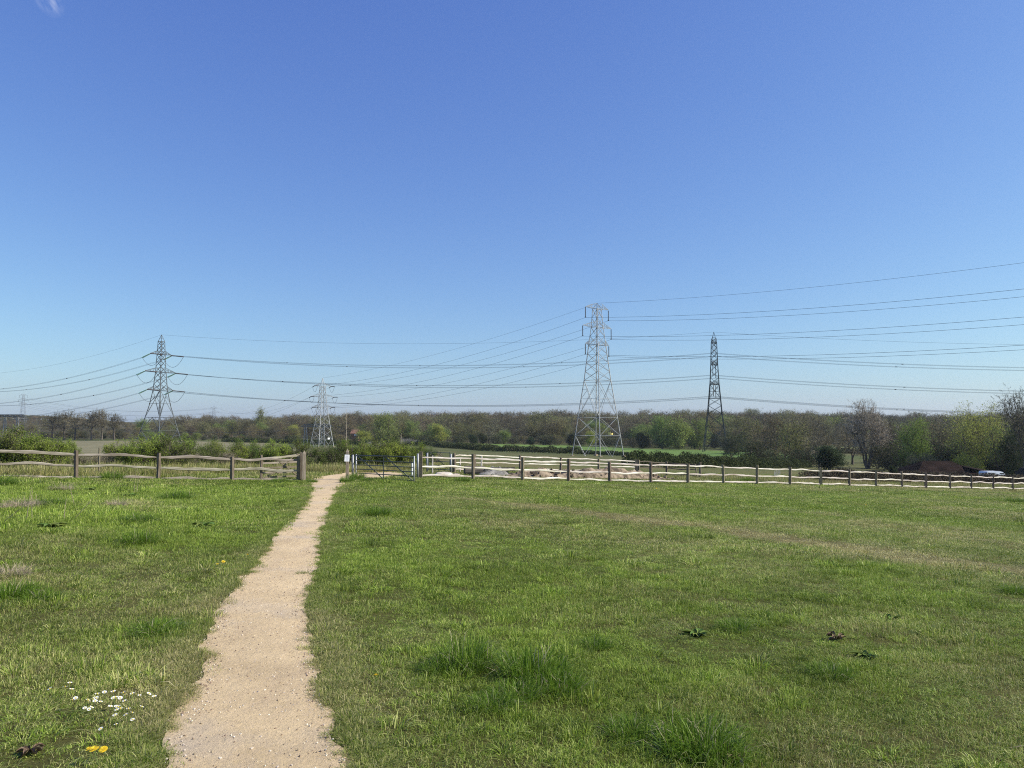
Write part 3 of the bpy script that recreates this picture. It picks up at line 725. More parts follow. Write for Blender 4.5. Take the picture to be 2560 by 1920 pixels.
# distinct trees, left to right
for px, top in ((133, 1031), (163, 1027), (190, 1034), (231, 1025), (256, 1024), (288, 1034)):
    lab = {133: 'leftmost bare oak of the field clump, pale branches', 163: 'bare oak with a dark trunk, second from the left in the clump', 190: 'slighter bare oak in the middle of the clump',
           231: 'tall bare oak right of the gap in the clump', 256: 'tallest spreading bare oak of the field clump', 288: 'rightmost bare oak of the clump, nearest the tall pylon'}[px]
    plant('oakL', px, 392 + random.uniform(-6, 6), top, lab, 'tree', 'oaks standing in a clump by the brown field', wide=1.12)
for i, px in enumerate((112, 126, 146, 160, 178, 196, 214, 240, 262, 282, 300, 316)):
    plant(('scrub0', 'scrub1')[i % 2], px, 402 + random.uniform(0, 8), 1074 + random.uniform(-8, 6), 'brown undergrowth bush beneath the bare field oaks', 'bush', 'undergrowth beneath the field oaks', wide=.95)
plant('green0', 358, 430, 1045, 'rounded green tree just left of the tall left pylon', 'tree', wide=.9)
plant('bare0', 470, 460, 1030, 'pale bare tree rising over the wood right of the left pylon', 'tree')
plant('bare1', 518, 460, 1029, 'broad bare tree rising beside the small distant pylon', 'tree')
plant('poplar', 652, 520, 1013, 'slim poplar spire standing above the wood', 'tree')
plant('green1', 655, 440, 1048, 'olive green willow below the poplar spire', 'tree', wide=.9)
plant('bare2', 697, 400, 1050, 'russet bare tree between the two willows', 'tree', wide=.9)
plant('yellow0', 735, 395, 1056, 'yellow green willow left of the short grey pylon', 'tree', wide=.8)
plant('bare4', 868, 410, 1025, 'broad brown bare tree right of the short grey pylon', 'tree', wide=1.1)
plant('yellow0', 913, 370, 1072, 'low round bright yellow green willow bush', 'tree', wide=1.5)
plant('green0', 962, 375, 1030, 'largest pointed green willow in front of the wood', 'tree', wide=1.1)
plant('green0', 1032, 380, 1049, 'smaller green willow right of the largest one', 'tree', wide=1.05)
plant('yellow0', 1098, 375, 1053, 'narrow yellow green tree at the edge of the wood', 'tree', wide=.85)
plant('bare3', 1170, 385, 1062, 'spreading bare oak with a stout trunk at the wood edge', 'tree', wide=1.2)
plant('bare0', 1397, 600, 1015, 'pale bare tree standing above the wood skyline', 'tree')
K_pale = K['bare0']
plant('yellow0', 1478, 360, 1072, 'yellow green willow behind the legs of the large pylon', 'tree', wide=.8)
plant('green0', 1655, 352, 1035, 'many stemmed willow with a rounded crown, left one of the pair', 'tree', wide=.95)
plant('green1', 1695, 350, 1030, 'tallest green willow left of the dark pylon', 'tree', wide=1.05)
plant('green0', 1748, 356, 1043, 'paler willow touching the dark pylon', 'tree', wide=.9)
plant('dark0', 1605, 352, 1080, 'dark evergreen bush before the green willows', 'bush', wide=1.1)
plant('bare3', 1875, 300, 1052, 'olive crowned oak right of the dark pylon', 'tree', wide=1.1)
plant('scrub0', 1825, 262, 1078, 'grey scrub tree beside the foot of the dark pylon', 'tree', wide=.8)
plant('scrub0', 1885, 170, 1098, 'broad dark thicket behind the hedge', 'bush', wide=1.1)
plant('bare2', 1935, 215, 1036, 'brown budding tree leaning over the dark thicket', 'tree', wide=.95)
plant('bare3', 1992, 205, 1048, 'twisted bare tree with crooked limbs', 'tree', wide=1.0)
plant('dark0', 2070, 150, 1112, 'broad dark bush beneath the bare trees', 'bush', wide=1.5)
plant('bare1', 2045, 175, 1050, 'bare tree with one dark upright trunk above the round bush', 'tree', wide=.95)
plant('dark0', 2228, 120, 1163, 'small clipped dark bush beside the hipped roof', 'bush', wide=1.0)
# the large trees on the right have a shape of their own
def special(name, g, bark, twig, leaf, px, d, top, H, label, cat='tree', wide=1.0, rz=0.0, group=None):
    o = make_tree(name, g, M[bark], M[twig], M[leaf] if leaf else None); p = at(px, d); s = (zat(top, d) - p.z) / (H * 1.02)
    o.location = p; o.scale = (s * wide, s * wide, s); o.rotation_euler = (0, 0, rz); return tag(o, label, cat, group)
special('ash_tree', grow(31, 22, [(-.04, .74, .19, .26), (.0, .5, .26, .34), (.13, .5, .16, .28)], 2300, .3, base_r=.5, twigs=9, twl=.9, tww=.05, clump=.4, stems=6, zig=.06), 'bark', 'twig_pale', None, 2166, 190, 988, 22, 'tall bare multi stemmed tree with a pale feathery top')
special('bare_tree', grow(32, 16, [(0, .55, .34, .42)], 1000, .14, twigs=7, twl=.7, tww=.03, stems=3), 'bark', 'twig_warm', None, 2212, 195, 1028, 16, 'russet twigged tree close against the tall feathery one', wide=.8)
special('leafy_tree', grow(33, 18, [(0, .62, .26, .34), (0, .3, .24, .24)], 1000, .2, twigs=3, twl=.7, tww=.03, leaves=14, lsize=.16, lspread=.5), 'bark', 'twig', 'lf_spring', 2285, 170, 1038, 18, 'fresh green leafed tree between brown ones', wide=.88)
special('bare_tree', grow(34, 18, [(0, .55, .3, .42)], 1000, .16, twigs=8, twl=.8, tww=.035, leaves=2, lsize=.13), 'bark', 'twig', 'lf_bud', 2352, 175, 1046, 18, 'dull brown tree behind the hipped roof', wide=1.0)
special('willow_tree', grow(35, 20, [(-.16, .72, .2, .24), (.16, .72, .2, .24), (0, .45, .36, .34)], 1700, .2, base_r=.42, twigs=4, twl=.8, tww=.03, leaves=7, lsize=.15, lspread=.55, zig=.16), 'bark', 'twig', 'lf_yellow', 2440, 150, 990, 20, 'large yellow green budding willow with a two lobed crown', wide=1.0)
special('bare_tree', grow(36, 20, [(0, .5, .36, .42)], 1100, .12, twigs=8, twl=.8, tww=.035, leaves=4, lsize=.14, stems=3), 'bark', 'twig', 'lf_spring', 2500, 142, 1050, 20, 'shaded olive thicket tree below the large willow', wide=.75)
special('bare_tree', grow(37, 22, [(.02, .68, .24, .3), (0, .4, .16, .2)], 1300, .2, base_r=.34, twigs=8, twl=.7, tww=.045, zig=.14), 'bark', 'twig', None, 2556, 135, 950, 22, 'tallest bare tree at the right edge of the view', wide=1.0)
special('dark_ivy_tree', grow(38, 14, [(0, .5, .3, .45)], 800, .1, twigs=2, twl=.7, tww=.03, leaves=16, lsize=.16, lspread=.5), 'bark', 'twig', 'lf_dark', 2535, 140, 1060, 14, 'dark ivy clad tree under the tallest bare tree', wide=.8)
special('spring_bush', grow(39, 5, [(0, .45, .6, .42)], 500, .1, twigs=4, twl=.4, tww=.02, leaves=14, lsize=.08, lspread=.25, stems=5), 'bark', 'twig', 'lf_spring', 2405, 135, 1122, 5, 'bright green bush showing above the low dark roof', 'bush', wide=.9)
special('scrub_bush', grow(40, 6, [(0, .45, .7, .42)], 600, .1, twigs=8, twl=.5, tww=.03, stems=6), 'bark', 'twig', None, 2300, 150, 1118, 6, 'grey brown scrub between the green tree and the roof', 'bush', wide=1.0)

# wood edge: individual trees
def ridge(px):
    return float(np.interp(px, [-60, 40, 110, 300, 340, 400, 500, 640, 760, 900, 1000, 1200, 1300, 1500, 1700, 1900, 2100, 2300, 2560],
                           [1048, 1050, 1062, 1062, 1056, 1046, 1037, 1040, 1034, 1030, 1028, 1026, 1026, 1027, 1026, 1024, 1030, 1032, 1030]))
wood_px = np.arange(335, 2600, 27.0)
kinds = ['bare0', 'bare1', 'bare2', 'bare3', 'bare4', 'bare3', 'bare0', 'bare3', 'bare1', 'green1']
wl_lab = dict(green1='olive green tree coming into leaf in the edge of the far wood', bare0='round headed bare tree in the edge of the far wood', bare1='broad bare grey brown tree in the edge of the far wood', bare2='russet bare tree in the edge of the far wood',
              bare3='bare tree of the far wood tinged with opening buds', bare4='low spreading russet tree in the edge of the far wood')
for row, (d0, off, amp) in enumerate(((398, 33, 12), (430, 17, 11), (475, 7, 9))):
    for px in wood_px + row * 9:
        if px > 1830 and row == 0 and random.random() < .4: continue
        kx = random.choice(kinds); p = px + random.uniform(-7, 7)
        plant(kx, p, d0 + random.uniform(-12, 18), ridge(p) + off + random.uniform(-amp, amp), wl_lab[kx], 'tree', 'trees along the edge of the far wood', wide=random.uniform(.95, 1.3))
# darker bushes along the foot of the wood
for i, px in enumerate(np.arange(390, 2000, 24.0)):
    p = px + random.uniform(-9, 9); k_ = random.choice(['scrub0', 'scrub1', 'scrub0', 'dark0', 'scrub0'])
    if 120 < p < 330: continue
    plant(k_, p, 372 + random.uniform(-6, 14), random.uniform(1081, 1094), dict(scrub0='low grey green bush at the foot of the far wood', scrub1='low russet bush at the foot of the far wood', dark0='dark evergreen bush at the foot of the far wood')[k_],
          'bush', 'bushes along the foot of the far wood', wide=random.uniform(.9, 1.4))
for px, d, top in ((932, 300, 1101), (952, 302, 1103), (1018, 330, 1092), (1036, 332, 1097)):
    plant('blossom', px, d, top, 'low bush white with blossom before the wood', 'bush', 'white blossoming bushes', wide=1.3)
for i, (px, d, top, k_) in enumerate(((1905, 240, 1050, 'bare4'), (1960, 235, 1046, 'bare1'), (2015, 245, 1044, 'bare2'), (2128, 225, 1052, 'bare4'), (2250, 235, 1046, 'bare1'), (2325, 215, 1042, 'bare2'),
        (2345, 190, 1060, 'bare4'), (2385, 205, 1040, 'bare0'), (2410, 180, 1062, 'bare3'), (2475, 200, 1046, 'bare2'), (2520, 190, 1050, 'bare1'), (2560, 200, 1040, 'bare0'), (2590, 170, 1000, 'bare1'))):
    plant(k_, px, d, top, wl_lab[k_].replace('in the edge of the far wood', 'in the thicket at the right').replace('of the far wood', 'of the thicket at the right'), 'tree', 'bare trees of the thicket at the right', wide=1.15)
for i, (px, d, top, k_) in enumerate(((1915, 178, 1118, 'scrub0'), (1950, 186, 1110, 'scrub1'), (1985, 182, 1120, 'scrub0'), (2020, 184, 1114, 'scrub0'), (2190, 196, 1122, 'scrub1'), (2215, 190, 1100, 'scrub0'), (2250, 176, 1106, 'scrub0'),
        (2280, 172, 1118, 'scrub1'), (2318, 178, 1096, 'scrub0'), (2350, 172, 1104, 'scrub0'), (2385, 168, 1092, 'scrub0'), (2430, 165, 1100, 'dark0'), (2465, 160, 1104, 'scrub0'), (2490, 158, 1120, 'dark0'), (2515, 150, 1110, 'scrub0'), (2550, 150, 1098, 'scrub0'), (2575, 145, 1120, 'dark0'))):
    plant(k_, px, d, top, {'scrub0': 'low grey green bush under the trees at the right', 'scrub1': 'low russet bush under the trees at the right', 'dark0': 'dark evergreen bush under the trees at the right'}[k_], 'bush', 'undergrowth of the thicket at the right', wide=1.3)
# rear of the wood: a far-off mass
def wood_mass(name, rows, label, kinds_, lo=-80, hi=2700, step=15):
    P, RO, S, I = [], [], [], []
    for (d0, off, amp) in rows:
        for px in np.arange(lo, hi, step):
            p = px + random.uniform(-8, 8); d = d0 * random.uniform(.96, 1.05); x = U(p) * d; z = G(x, d)
            top = ridge(p) + off + random.uniform(-amp, amp); h = max(zat(top, d) - z, 5.0); k_ = random.randrange(len(kinds_)); s = h / (kinds_[k_][1] * 1.02)
            P.append((x, d, z)); RO.append((0, 0, random.uniform(0, 6.28))); w = s * random.uniform(1.0, 1.4); S.append((w, w, s)); I.append(k_)
    temps = []
    for j, (key, h_) in enumerate(kinds_):
        root = K[key][0]; parts = [root.children[0]] + [c for c in root.children_recursive if c is not root.children[0]]
        v, f, mi, mats, b = [], [], [], [], 0
        for q in parts:
            me = q.data
            v += [tuple(x_.co) for x_ in me.vertices]; f += [tuple(i_ + b for i_ in pl.vertices) for pl in me.polygons]
            mi += [len(mats)] * len(me.polygons); mats.append(me.materials[0]); b = len(v)
        me = bpy.data.meshes.new('massed_%d' % j); me.from_pydata(v, [], f)
        for m_ in mats: me.materials.append(m_)
        me.polygons.foreach_set('material_index', mi); temps.append(bpy.data.objects.new('massed_%d' % j, me))
    scatter(name, np.array(P), np.array(RO), np.array(S), np.array(I), {}, temps, label)
kk = [('bare0', H0), ('bare1', H0), ('bare2', H0), ('bare4', H0), ('bare3', H0)]
wood_mass('distant_woodland', [(540, 6, 8), (620, 4, 8), (720, 1, 7)], 'massed bare brown trees of the wood along the skyline', kk)
wood_mass('hilltop_woodland', [(820, 20, 4), (870, 15, 3), (930, 11, 2), (1000, 8, 1.5)], 'far hillside covered with bare grey trees at the left', kk, -60, 330, 6)

# ------------------------------------------------------------------ bushes behind the left fence and the gateway
M['hawthorn'] = leaf_mat('hawthorn_leaves', (.155, .23, .035), (.30, .365, .07), .12, .35, .015, 1.5)
M['hawthorn_d'] = leaf_mat('blackthorn_leaves', (.075, .12, .025), (.17, .21, .05), .15, .3, .02, 1.5)
def bush_proto(seed, leaf, lv, twig='twig', n=520, cr=[(-.25, .5, .6, .46), (.3, .45, .6, .42)]):
    return make_tree('hawthorn_bush', grow(seed, 1.6, cr, n, .08, base_r=.03, twigs=5, twl=.22, tww=.008, leaves=lv, lsize=.028, lspread=.08, stems=6, zig=.12), M['bark'], M[twig], M[leaf])
BH = {'g': [bush_proto(51, 'hawthorn', 20), 0], 'g2': [bush_proto(52, 'hawthorn', 16, cr=[(0, .5, .55, .48)]), 0],
      'd': [bush_proto(53, 'hawthorn_d', 17), 0], 'b': [bush_proto(54, 'lf_bud', 3, 'twig_pale'), 0]}
def bush(key, px, d, top, wide, label):
    r_, used = BH[key]; p = at(px, d); h = max(zat(top - 9, d) - p.z, .4); s = h / 1.6; sc = (s * wide, s * wide, s)
    cat = 'bush'
    if used == 0: r_.location = p; r_.scale = sc; r_.rotation_euler = (0, 0, random.uniform(0, 6)); tag(r_, label, cat, 'bushes growing behind the left fence and gateway')
    else: copy_tree(r_, p, random.uniform(0, 6), sc, label, 'bushes growing behind the left fence and gateway', cat)
    BH[key][1] += 1
bl = [('d', 5, 33, 1082, 1.0, 'olive hawthorn bush at the far left edge behind the fence'), ('g', 48, 34, 1080, 1.0, 'bright green hawthorn bush behind the leftmost rails'),
      ('g', 95, 34, 1092, .9, 'leafy green bush left of the first fence post'), ('g2', 140, 35, 1112, .8, 'low green bush drooping towards the first fence post'),
      ('b', 205, 36, 1130, .9, 'sparse dry bramble behind the first fence post'), ('g2', 178, 39, 1112, .6, 'wispy green sapling bush right of the big hedge clump'),
      ('b', 262, 37, 1132, 1.0, 'thin straw coloured bramble around the wire stake'),
      ('g', 305, 38, 1106, .8, 'green bush rising right of the wire stake'), ('g', 350, 37, 1098, .9, 'tall yellow green bush left of the second fence post'),
      ('g2', 395, 38, 1097, .9, 'yellow green bush behind the second fence post'), ('d', 432, 38, 1108, 1.0, 'dark blackthorn bush right of the second fence post'),
      ('b', 480, 40, 1128, 1.0, 'straw coloured bramble in the middle of the left fence'), ('d', 520, 41, 1122, .8, 'thin dark blackthorn before the third fence post'),
      ('b', 560, 42, 1124, .9, 'brown bramble left of the third fence post'), ('g2', 592, 43, 1122, .9, 'low yellow green bush behind the third fence post'),
      ('g', 640, 45, 1124, .9, 'green bush behind the open wooden gate'), ('g', 690, 45, 1108, .9, 'bright bush above the open wooden gate'),
      ('d', 728, 46, 1112, .9, 'dark leaved bush left of the tall gatepost'), ('d', 782, 48, 1118, .8, 'dark green bush right of the tall gatepost'),
      ('g2', 450, 40, 1106, .8, 'yellow green bush right of the dark blackthorn'), ('d', 498, 42, 1112, .8, 'dark blackthorn in the middle of the left fence'), ('g2', 545, 43, 1114, .8, 'pale green bush left of the third fence post'), ('d', 615, 44, 1110, .8, 'dark bush between the third fence post and the wooden gate'), ('g', 665, 46, 1106, .8, 'tall bush behind the middle of the wooden gate'), ('b', 812, 50, 1112, .9, 'pale twiggy bush in the middle of the gap'), ('d', 838, 49, 1115, .7, 'dark bush between the pale twiggy one and the notice'),
      ('g2', 862, 50, 1115, .6, 'green bush behind the notice post'), ('g', 895, 50, 1105, .8, 'bright green bush behind the hinge of the metal gate'),
      ('d', 930, 51, 1110, .9, 'olive bush behind the left half of the metal gate'), ('g', 968, 51, 1108, .9, 'yellow green bush behind the middle of the metal gate'),
      ('g2', 1000, 52, 1112, .8, 'green bush behind the second brace of the metal gate'), ('g', 1035, 52, 1112, .8, 'green bush behind the latch end of the metal gate'),
      ('d', 1062, 53, 1120, .7, 'olive bush left of the small far gate'), ('b', 1088, 55, 1124, .7, 'straw tinted bush behind the small far gate')]
for b_ in bl: bush(*b_)
# dead bramble, straw and rank grass along the foot of the hedge
x = rng.uniform(-26, 2, 9000); y = rng.uniform(26, 56, 9000); fs = fside(x, y)
px_c = x / y * 1924 + 1280; lim = np.interp(px_c, [0, 400, 650, 1100], [3.2, 6, 10, 14]); lo_ = np.interp(px_c, [0, 400, 650, 1100], [.8, 2.2, 8, 11])
k = (fs > lo_) & (fs < lim + 1.5) & (px_c > -60) & (px_c < 1110); x, y = x[k], y[k]; n = len(x)
scatter('dead_grass', np.stack([x, y, ground(x, y)], 1), np.stack([rng.normal(0, .1, n), rng.normal(0, .1, n), rng.uniform(0, 6.28, n)], 1),
        np.stack([rng.uniform(.8, 1.3, n)] * 2 + [rng.uniform(.7, 1.9, n)], 1), rng.integers(0, 3, n), {'dry': np.clip(rng.normal(.75, .3, n), 0, 1), 'vary': rng.uniform(.6, 1.1, n)},
        [tuft('rank_%d' % i, 60, .3, .12, .34, .012, .5, M['grass'], 280 + i) for i in range(3)], 'straw coloured dead grass and bramble along the foot of the hedge')
# saplings rising from the bushes
for px, d, top, lab in ((866, 50, 1020, 'slender bare sapling rising behind the notice post'), (1005, 54, 1082, 'thin pale sapling behind the metal gate')):
    p = at(px, d); h = zat(top, d) - p.z; root = empty('sapling', p, 0, lab, 'sapling')
    b = MB(); r_ = random.Random(px)
    pts = [Vector((.03 * math.sin(t * 5 + px), .02 * math.cos(t * 4), h * t)) for t in (0, .2, .4, .6, .8, 1)]
    b.tube(pts, [.03, .026, .022, .017, .012, .005], 5)
    b.build('trunk', M['twig_pale'], root); b = MB()
    for j in range(16):
        t = r_.uniform(.35, .98); a_ = r_.uniform(0, 6.28); L = .55 * (1.1 - t) + .1; s_ = Vector((.03 * math.sin(t * 5 + px), .02 * math.cos(t * 4), h * t))
        b.tube([s_, s_ + Vector((math.cos(a_) * L * .4, math.sin(a_) * L * .4, L))], [.007, .003], 3)
    b.build('branch', M['twig_pale'], root)

def hedge(name, pts, h, w, dens, mat, label, lsize=.1, seed=0, twig=True):
    """a hedge along a line of (x,y) points: leaf-sized faces through its volume, uneven top"""
    r = np.random.default_rng(seed + 900); pts = [np.array(p[:2]) for p in pts]; V = []; VT = []
    root = empty(name, (0, 0, 0), 0, label, 'hedge')
    o0 = None
    for a, b in zip(pts[:-1], pts[1:]):
        L = np.hypot(*(b - a)); n = int(L * dens); d = (b - a) / L; nn = np.array([-d[1], d[0]])
        t = r.uniform(0, 1, n); q = r.uniform(-1, 1, n)
        hh = h * (1 + .22 * vnoise(t * L, t * 0, 2.2, seed) + .12 * vnoise(t * L, t * 0, .7, seed + 1))
        prof = np.sqrt(np.clip(1 - np.abs(q) ** 2.6, 0, 1)); zz = hh * prof * r.uniform(0.02, 1, n) ** .5
        x = a[0] + d[0] * t * L + nn[0] * q * w / 2 * (1 + .25 * vnoise(t * L, q * 3, 1.5, seed + 2)); y = a[1] + d[1] * t * L + nn[1] * q * w / 2
        V.append(np.stack([x, y, ground(x, y) + zz], 1))
    B = np.concatenate(V); n = len(B)
    a1 = r.normal(0, 1, (n, 3)); a1 /= np.linalg.norm(a1, axis=1)[:, None]; a2 = np.cross(a1, r.normal(0, 1, (n, 3))); a2 /= np.linalg.norm(a2, axis=1)[:, None]
    s = lsize * r.uniform(.6, 1.4, (n, 1))
    q4 = np.stack([B - a1 * s, B + a2 * s * .6, B + a1 * s, B - a2 * s * .6], 1).reshape(-1, 3)
    o = npmesh('foliage', q4, np.arange(len(q4)).reshape(-1, 4), mat); o.parent = root
    if twig:
        k = r.uniform(0, 1, n) < .22; b = B[k]; m_ = len(b); e = b + r.normal(0, .5, (m_, 3)) * lsize * 3 + np.array([0, 0, h * .22]) * r.uniform(.2, 1, (m_, 1))
        wv = r.normal(0, 1, (m_, 3)); wv /= np.linalg.norm(wv, axis=1)[:, None]; wv *= lsize * .13
        t3 = np.stack([b - wv, b + wv, e], 1).reshape(-1, 3)
        o = npmesh('stems', t3, np.arange(len(t3)).reshape(-1, 3), M['twig']); o.parent = root
    return root
hedge('field_hedge', [at(1572, 99), at(1700, 108), at(1850, 128), at(2010, 172)], 1.75, 3.4, 620, M['lf_hedge'], 'long clipped olive hedge beyond the white rails', .1, 1)
hedge('ditch_hedge', [at(1098, 318), at(1170, 285), at(1240, 252), at(1450, 238)], 2.0, 5.0, 300, M['lf_hedge'], 'dark hedge along the ditch left of the large pylon', .17, 2)
hedge('low_hedge', [at(1446, 238), at(1590, 226)], 1.3, 3.5, 330, M['lf_hedge'], 'low rough hedge behind the feet of the large pylon', .14, 3)
M['bramble'] = leaf_mat('bramble_stems', (.05, .04, .028), (.13, .10, .065), .1, .1, .01, .6)
hedge('bramble_hedge', [at(2020, 64), at(2200, 69), at(2400, 76), at(2640, 84)], 1.05, 3.0, 900, M['bramble'], 'low dark brown bramble bank behind the right end of the rails', .06, 4)
hedge('far_hedge', [at(560, 352), at(700, 345), at(960, 330), at(1130, 330)], 2.0, 4.0, 200, M['lf_hedge'], 'thin dark field hedge behind the stubble', .22, 5)
hedge('meadow_hedge', [at(1820, 332), at(2000, 325), at(2260, 315)], 2.2, 3.0, 200, M['lf_dark'], 'dark hedge below the pale meadow between the trees', .2, 6)

# ------------------------------------------------------------------ pylons
def face_pts(levels, z):
    zs = [l[0] for l in levels]; hs = [l[1] for l in levels]; return float(np.interp(z, zs, hs))
def lattice(b, levels, panels, leg, br, horiz=()):
    """four legs and crossed bracing; panels = heights between which each face gets an X"""
    cor = [(-1, -1), (1, -1), (1, 1), (-1, 1)]
    for cx, cy in cor:
        for (z0, h0), (z1, h1) in zip(levels[:-1], levels[1:]):
            b.tube([(cx * h0, cy * h0, z0), (cx * h1, cy * h1, z1)], leg * (1 if z0 < levels[-1][0] * .6 else .75), 4)
    for z0, z1, mode in panels:
        h0, h1 = face_pts(levels, z0), face_pts(levels, z1); hm = face_pts(levels, (z0 + z1) / 2)
        for i_ in range(4):
            a, c = cor[i_], cor[(i_ + 1) % 4]
            P0, P1 = Vector((a[0] * h0, a[1] * h0, z0)), Vector((c[0] * h0, c[1] * h0, z0))
            Q0, Q1 = Vector((a[0] * h1, a[1] * h1, z1)), Vector((c[0] * h1, c[1] * h1, z1))
            if mode == 'x' or mode == 'X':
                b.tube([P0, Q1], br, 4); b.tube([P1, Q0], br, 4)
            if mode == 'X':      # large panel: secondary struts from the crossing to the legs
                X_ = (P0 + Q1 + P1 + Q0) / 4
                L0, L1 = (P0 + Q0) / 2, (P1 + Q1) / 2
                b.tube([L0, L1], br * .7, 4)
                for A_, B_, Lm in ((P0, Q1, L0), (P1, Q0, L1), (Q0, P1, L0), (Q1, P0, L1)):
                    b.tube([A_.lerp(B_, .25), Lm.lerp(A_, .5)], br * .6, 4); b.tube([A_.lerp(B_, .25), Lm], br * .6, 4)
            if mode == 'K':      # inverted V with its apex at the top of the panel
                mid = (Q0 + Q1) / 2; b.tube([P0, mid], br, 4); b.tube([P1, mid], br, 4); b.tube([Q0, Q1], br, 4)
                for A_, Q_ in ((P0, Q0), (P1, Q1)):
                    b.tube([A_.lerp(mid, .5), A_.lerp(Q_, .5)], br * .7, 4); b.tube([A_.lerp(mid, .5), Q_], br * .7, 4)
                    b.tube([A_.lerp(mid, .75), Q_.lerp(mid, .5)], br * .6, 4)
            if mode == 'V':      # V with its foot in the middle of the bottom
                mid = (P0 + P1) / 2; b.tube([Q0, mid], br, 4); b.tube([Q1, mid], br, 4)
                b.tube([Q0.lerp(mid, .5), P0.lerp(Q0, .5)], br * .7, 4); b.tube([Q1.lerp(mid, .5), P1.lerp(Q1, .5)], br * .7, 4)
    for z in horiz:
        h = face_pts(levels, z)
        for i_ in range(4):
            a, c = cor[i_], cor[(i_ + 1) % 4]; b.tube([(a[0] * h, a[1] * h, z), (c[0] * h, c[1] * h, z)], br, 4)
def arm(b, levels, z, L, rise, br, n=4, up=True):
    """one crossarm, both sides, along local x: bottom chords level, top chords sloping to the tip"""
    h = face_pts(levels, z); ht = face_pts(levels, z + rise)
    for s in (-1, 1):
        tip = Vector((s * L, 0, z + (.15 if up else 0)))
        for sy in (-1, 1):
            A = Vector((s * h, sy * h, z)); T = Vector((s * ht, sy * ht, z + rise))
            b.tube([A, tip], br, 4); b.tube([T, tip], br, 4)
            for k in range(1, n):
                t0, t1 = k / n, (k - .5) / n
                b.tube([A.lerp(tip, t0), T.lerp(tip, t1)], br * .55, 4); b.tube([A.lerp(tip, t0), T.lerp(tip, t0)], br * .55, 4)
        for k in range(0, n):
            t0, t1 = k / n, (k + 1) / n
            b.tube([Vector((s * h, -h, z)).lerp(tip, t0), Vector((s * h, h, z)).lerp(tip, t1)], br * .55, 4)
            b.tube([Vector((s * ht, -ht, z + rise)).lerp(tip, t0), Vector((s * ht, ht, z + rise)).lerp(tip, t1)], br * .45, 4)
def string(b, p0, p1, r, n=14):
    p0, p1 = Vector(p0), Vector(p1); pts, rr_ = [], []
    for k in range(n * 2 + 1):
        pts.append(p0.lerp(p1, k / (n * 2))); rr_.append(r if k % 2 else r * .45)
    b.tube(pts, rr_, 6)
def pylon(name, label, group, loc, rz, levels, panels, horiz, arms, leg, br, mat, apex, ins_len, ins_mat, ins_r=.16, plates=True):
    root = empty(name, loc, rz, label, 'pylon', group)
    b = MB(); lattice(b, levels, panels, leg, br, horiz)
    zt, ht = levels[-1]
    if apex > zt:
        for cx in (-1, 1):
            for cy in (-1, 1): b.tube([(cx * ht, cy * ht, zt), (0, 0, apex)], br * 1.1, 4)
        zm = (zt + apex) / 2; hm = ht / 2
        for s in (-1, 1): b.tube([(-hm, s * hm, zm), (hm, s * hm, zm)], br * .7, 4); b.tube([(s * hm, -hm, zm), (s * hm, hm, zm)], br * .7, 4)
    b.build('tower_body', mat, root)
    for z, L, rise in arms:
        b = MB(); arm(b, levels, z, L, rise, br * .9); ca = b.build('crossarm', mat, root)
        if ins_len:
            for s in (-1, 1):
                b = MB(); string(b, (s * L, 0, z), (s * L, 0, z - ins_len), ins_r)
                b.box((s * L, 0, z - ins_len - .1), (.12, .5, .16)); b.build('insulator', ins_mat, ca)
    for cx in (-1, 1):
        for cy in (-1, 1):
            b = MB(); h = levels[0][1]; b.box((cx * h, cy * h, .05), (.9, .9, .5)); b.build('footing', M['stone_d'], root)
    return root
def loc2w(root, p):
    return Matrix.LocRotScale(root.location, root.rotation_euler, root.scale) @ Vector(p)

# large grey suspension pylon, seen corner on
pm = at(1494, 210); ang_m = math.atan2(.69, .725)
lev_m = [(0, 5.1), (5.8, 4.45), (10.9, 3.9), (21.3, 2.65), (31.3, 1.7), (36.3, 1.2), (41.6, .87)]
s_m = (zat(758, 210) - pm.z) / 43.2
pan_m = [(0, 5.8, 'V'), (5.8, 10.9, 'x'), (10.9, 21.3, 'X'), (21.3, 23.8, 'x'), (23.8, 26.3, 'x'), (26.3, 28.8, 'x'), (28.8, 31.3, 'x'), (31.3, 33.8, 'x'), (33.8, 36.3, 'x'), (36.3, 38.9, 'x'), (38.9, 41.6, 'x')]
P_main = pylon('pylon', 'large grey lattice pylon standing just beyond the white rails', None, pm, ang_m, lev_m, pan_m, (5.8, 10.9, 21.3, 31.3, 36.3, 41.6),
               [(31.3, 5.1, 1.4), (36.3, 6.2, 1.5), (41.6, 5.0, 1.45)], .125, .058, M['galv'], 43.2, 2.75, M['ins'])
P_main.scale = (s_m,) * 3
for sx, mt in ((.18, 'yellow'),):          # small warning plates on the near faces
    h = face_pts(lev_m, 6.3); b = MB(); b.box((h * sx, -h - .12, 6.3), (.6, .05, .5)); b.build('warning_plate', M[mt], P_main)
b = MB(); h = face_pts(lev_m, 6.3); b.box((h + .12, -h * .1, 6.3), (.05, .9, .8)); b.build('warning_plate', M['yellow'], P_main)
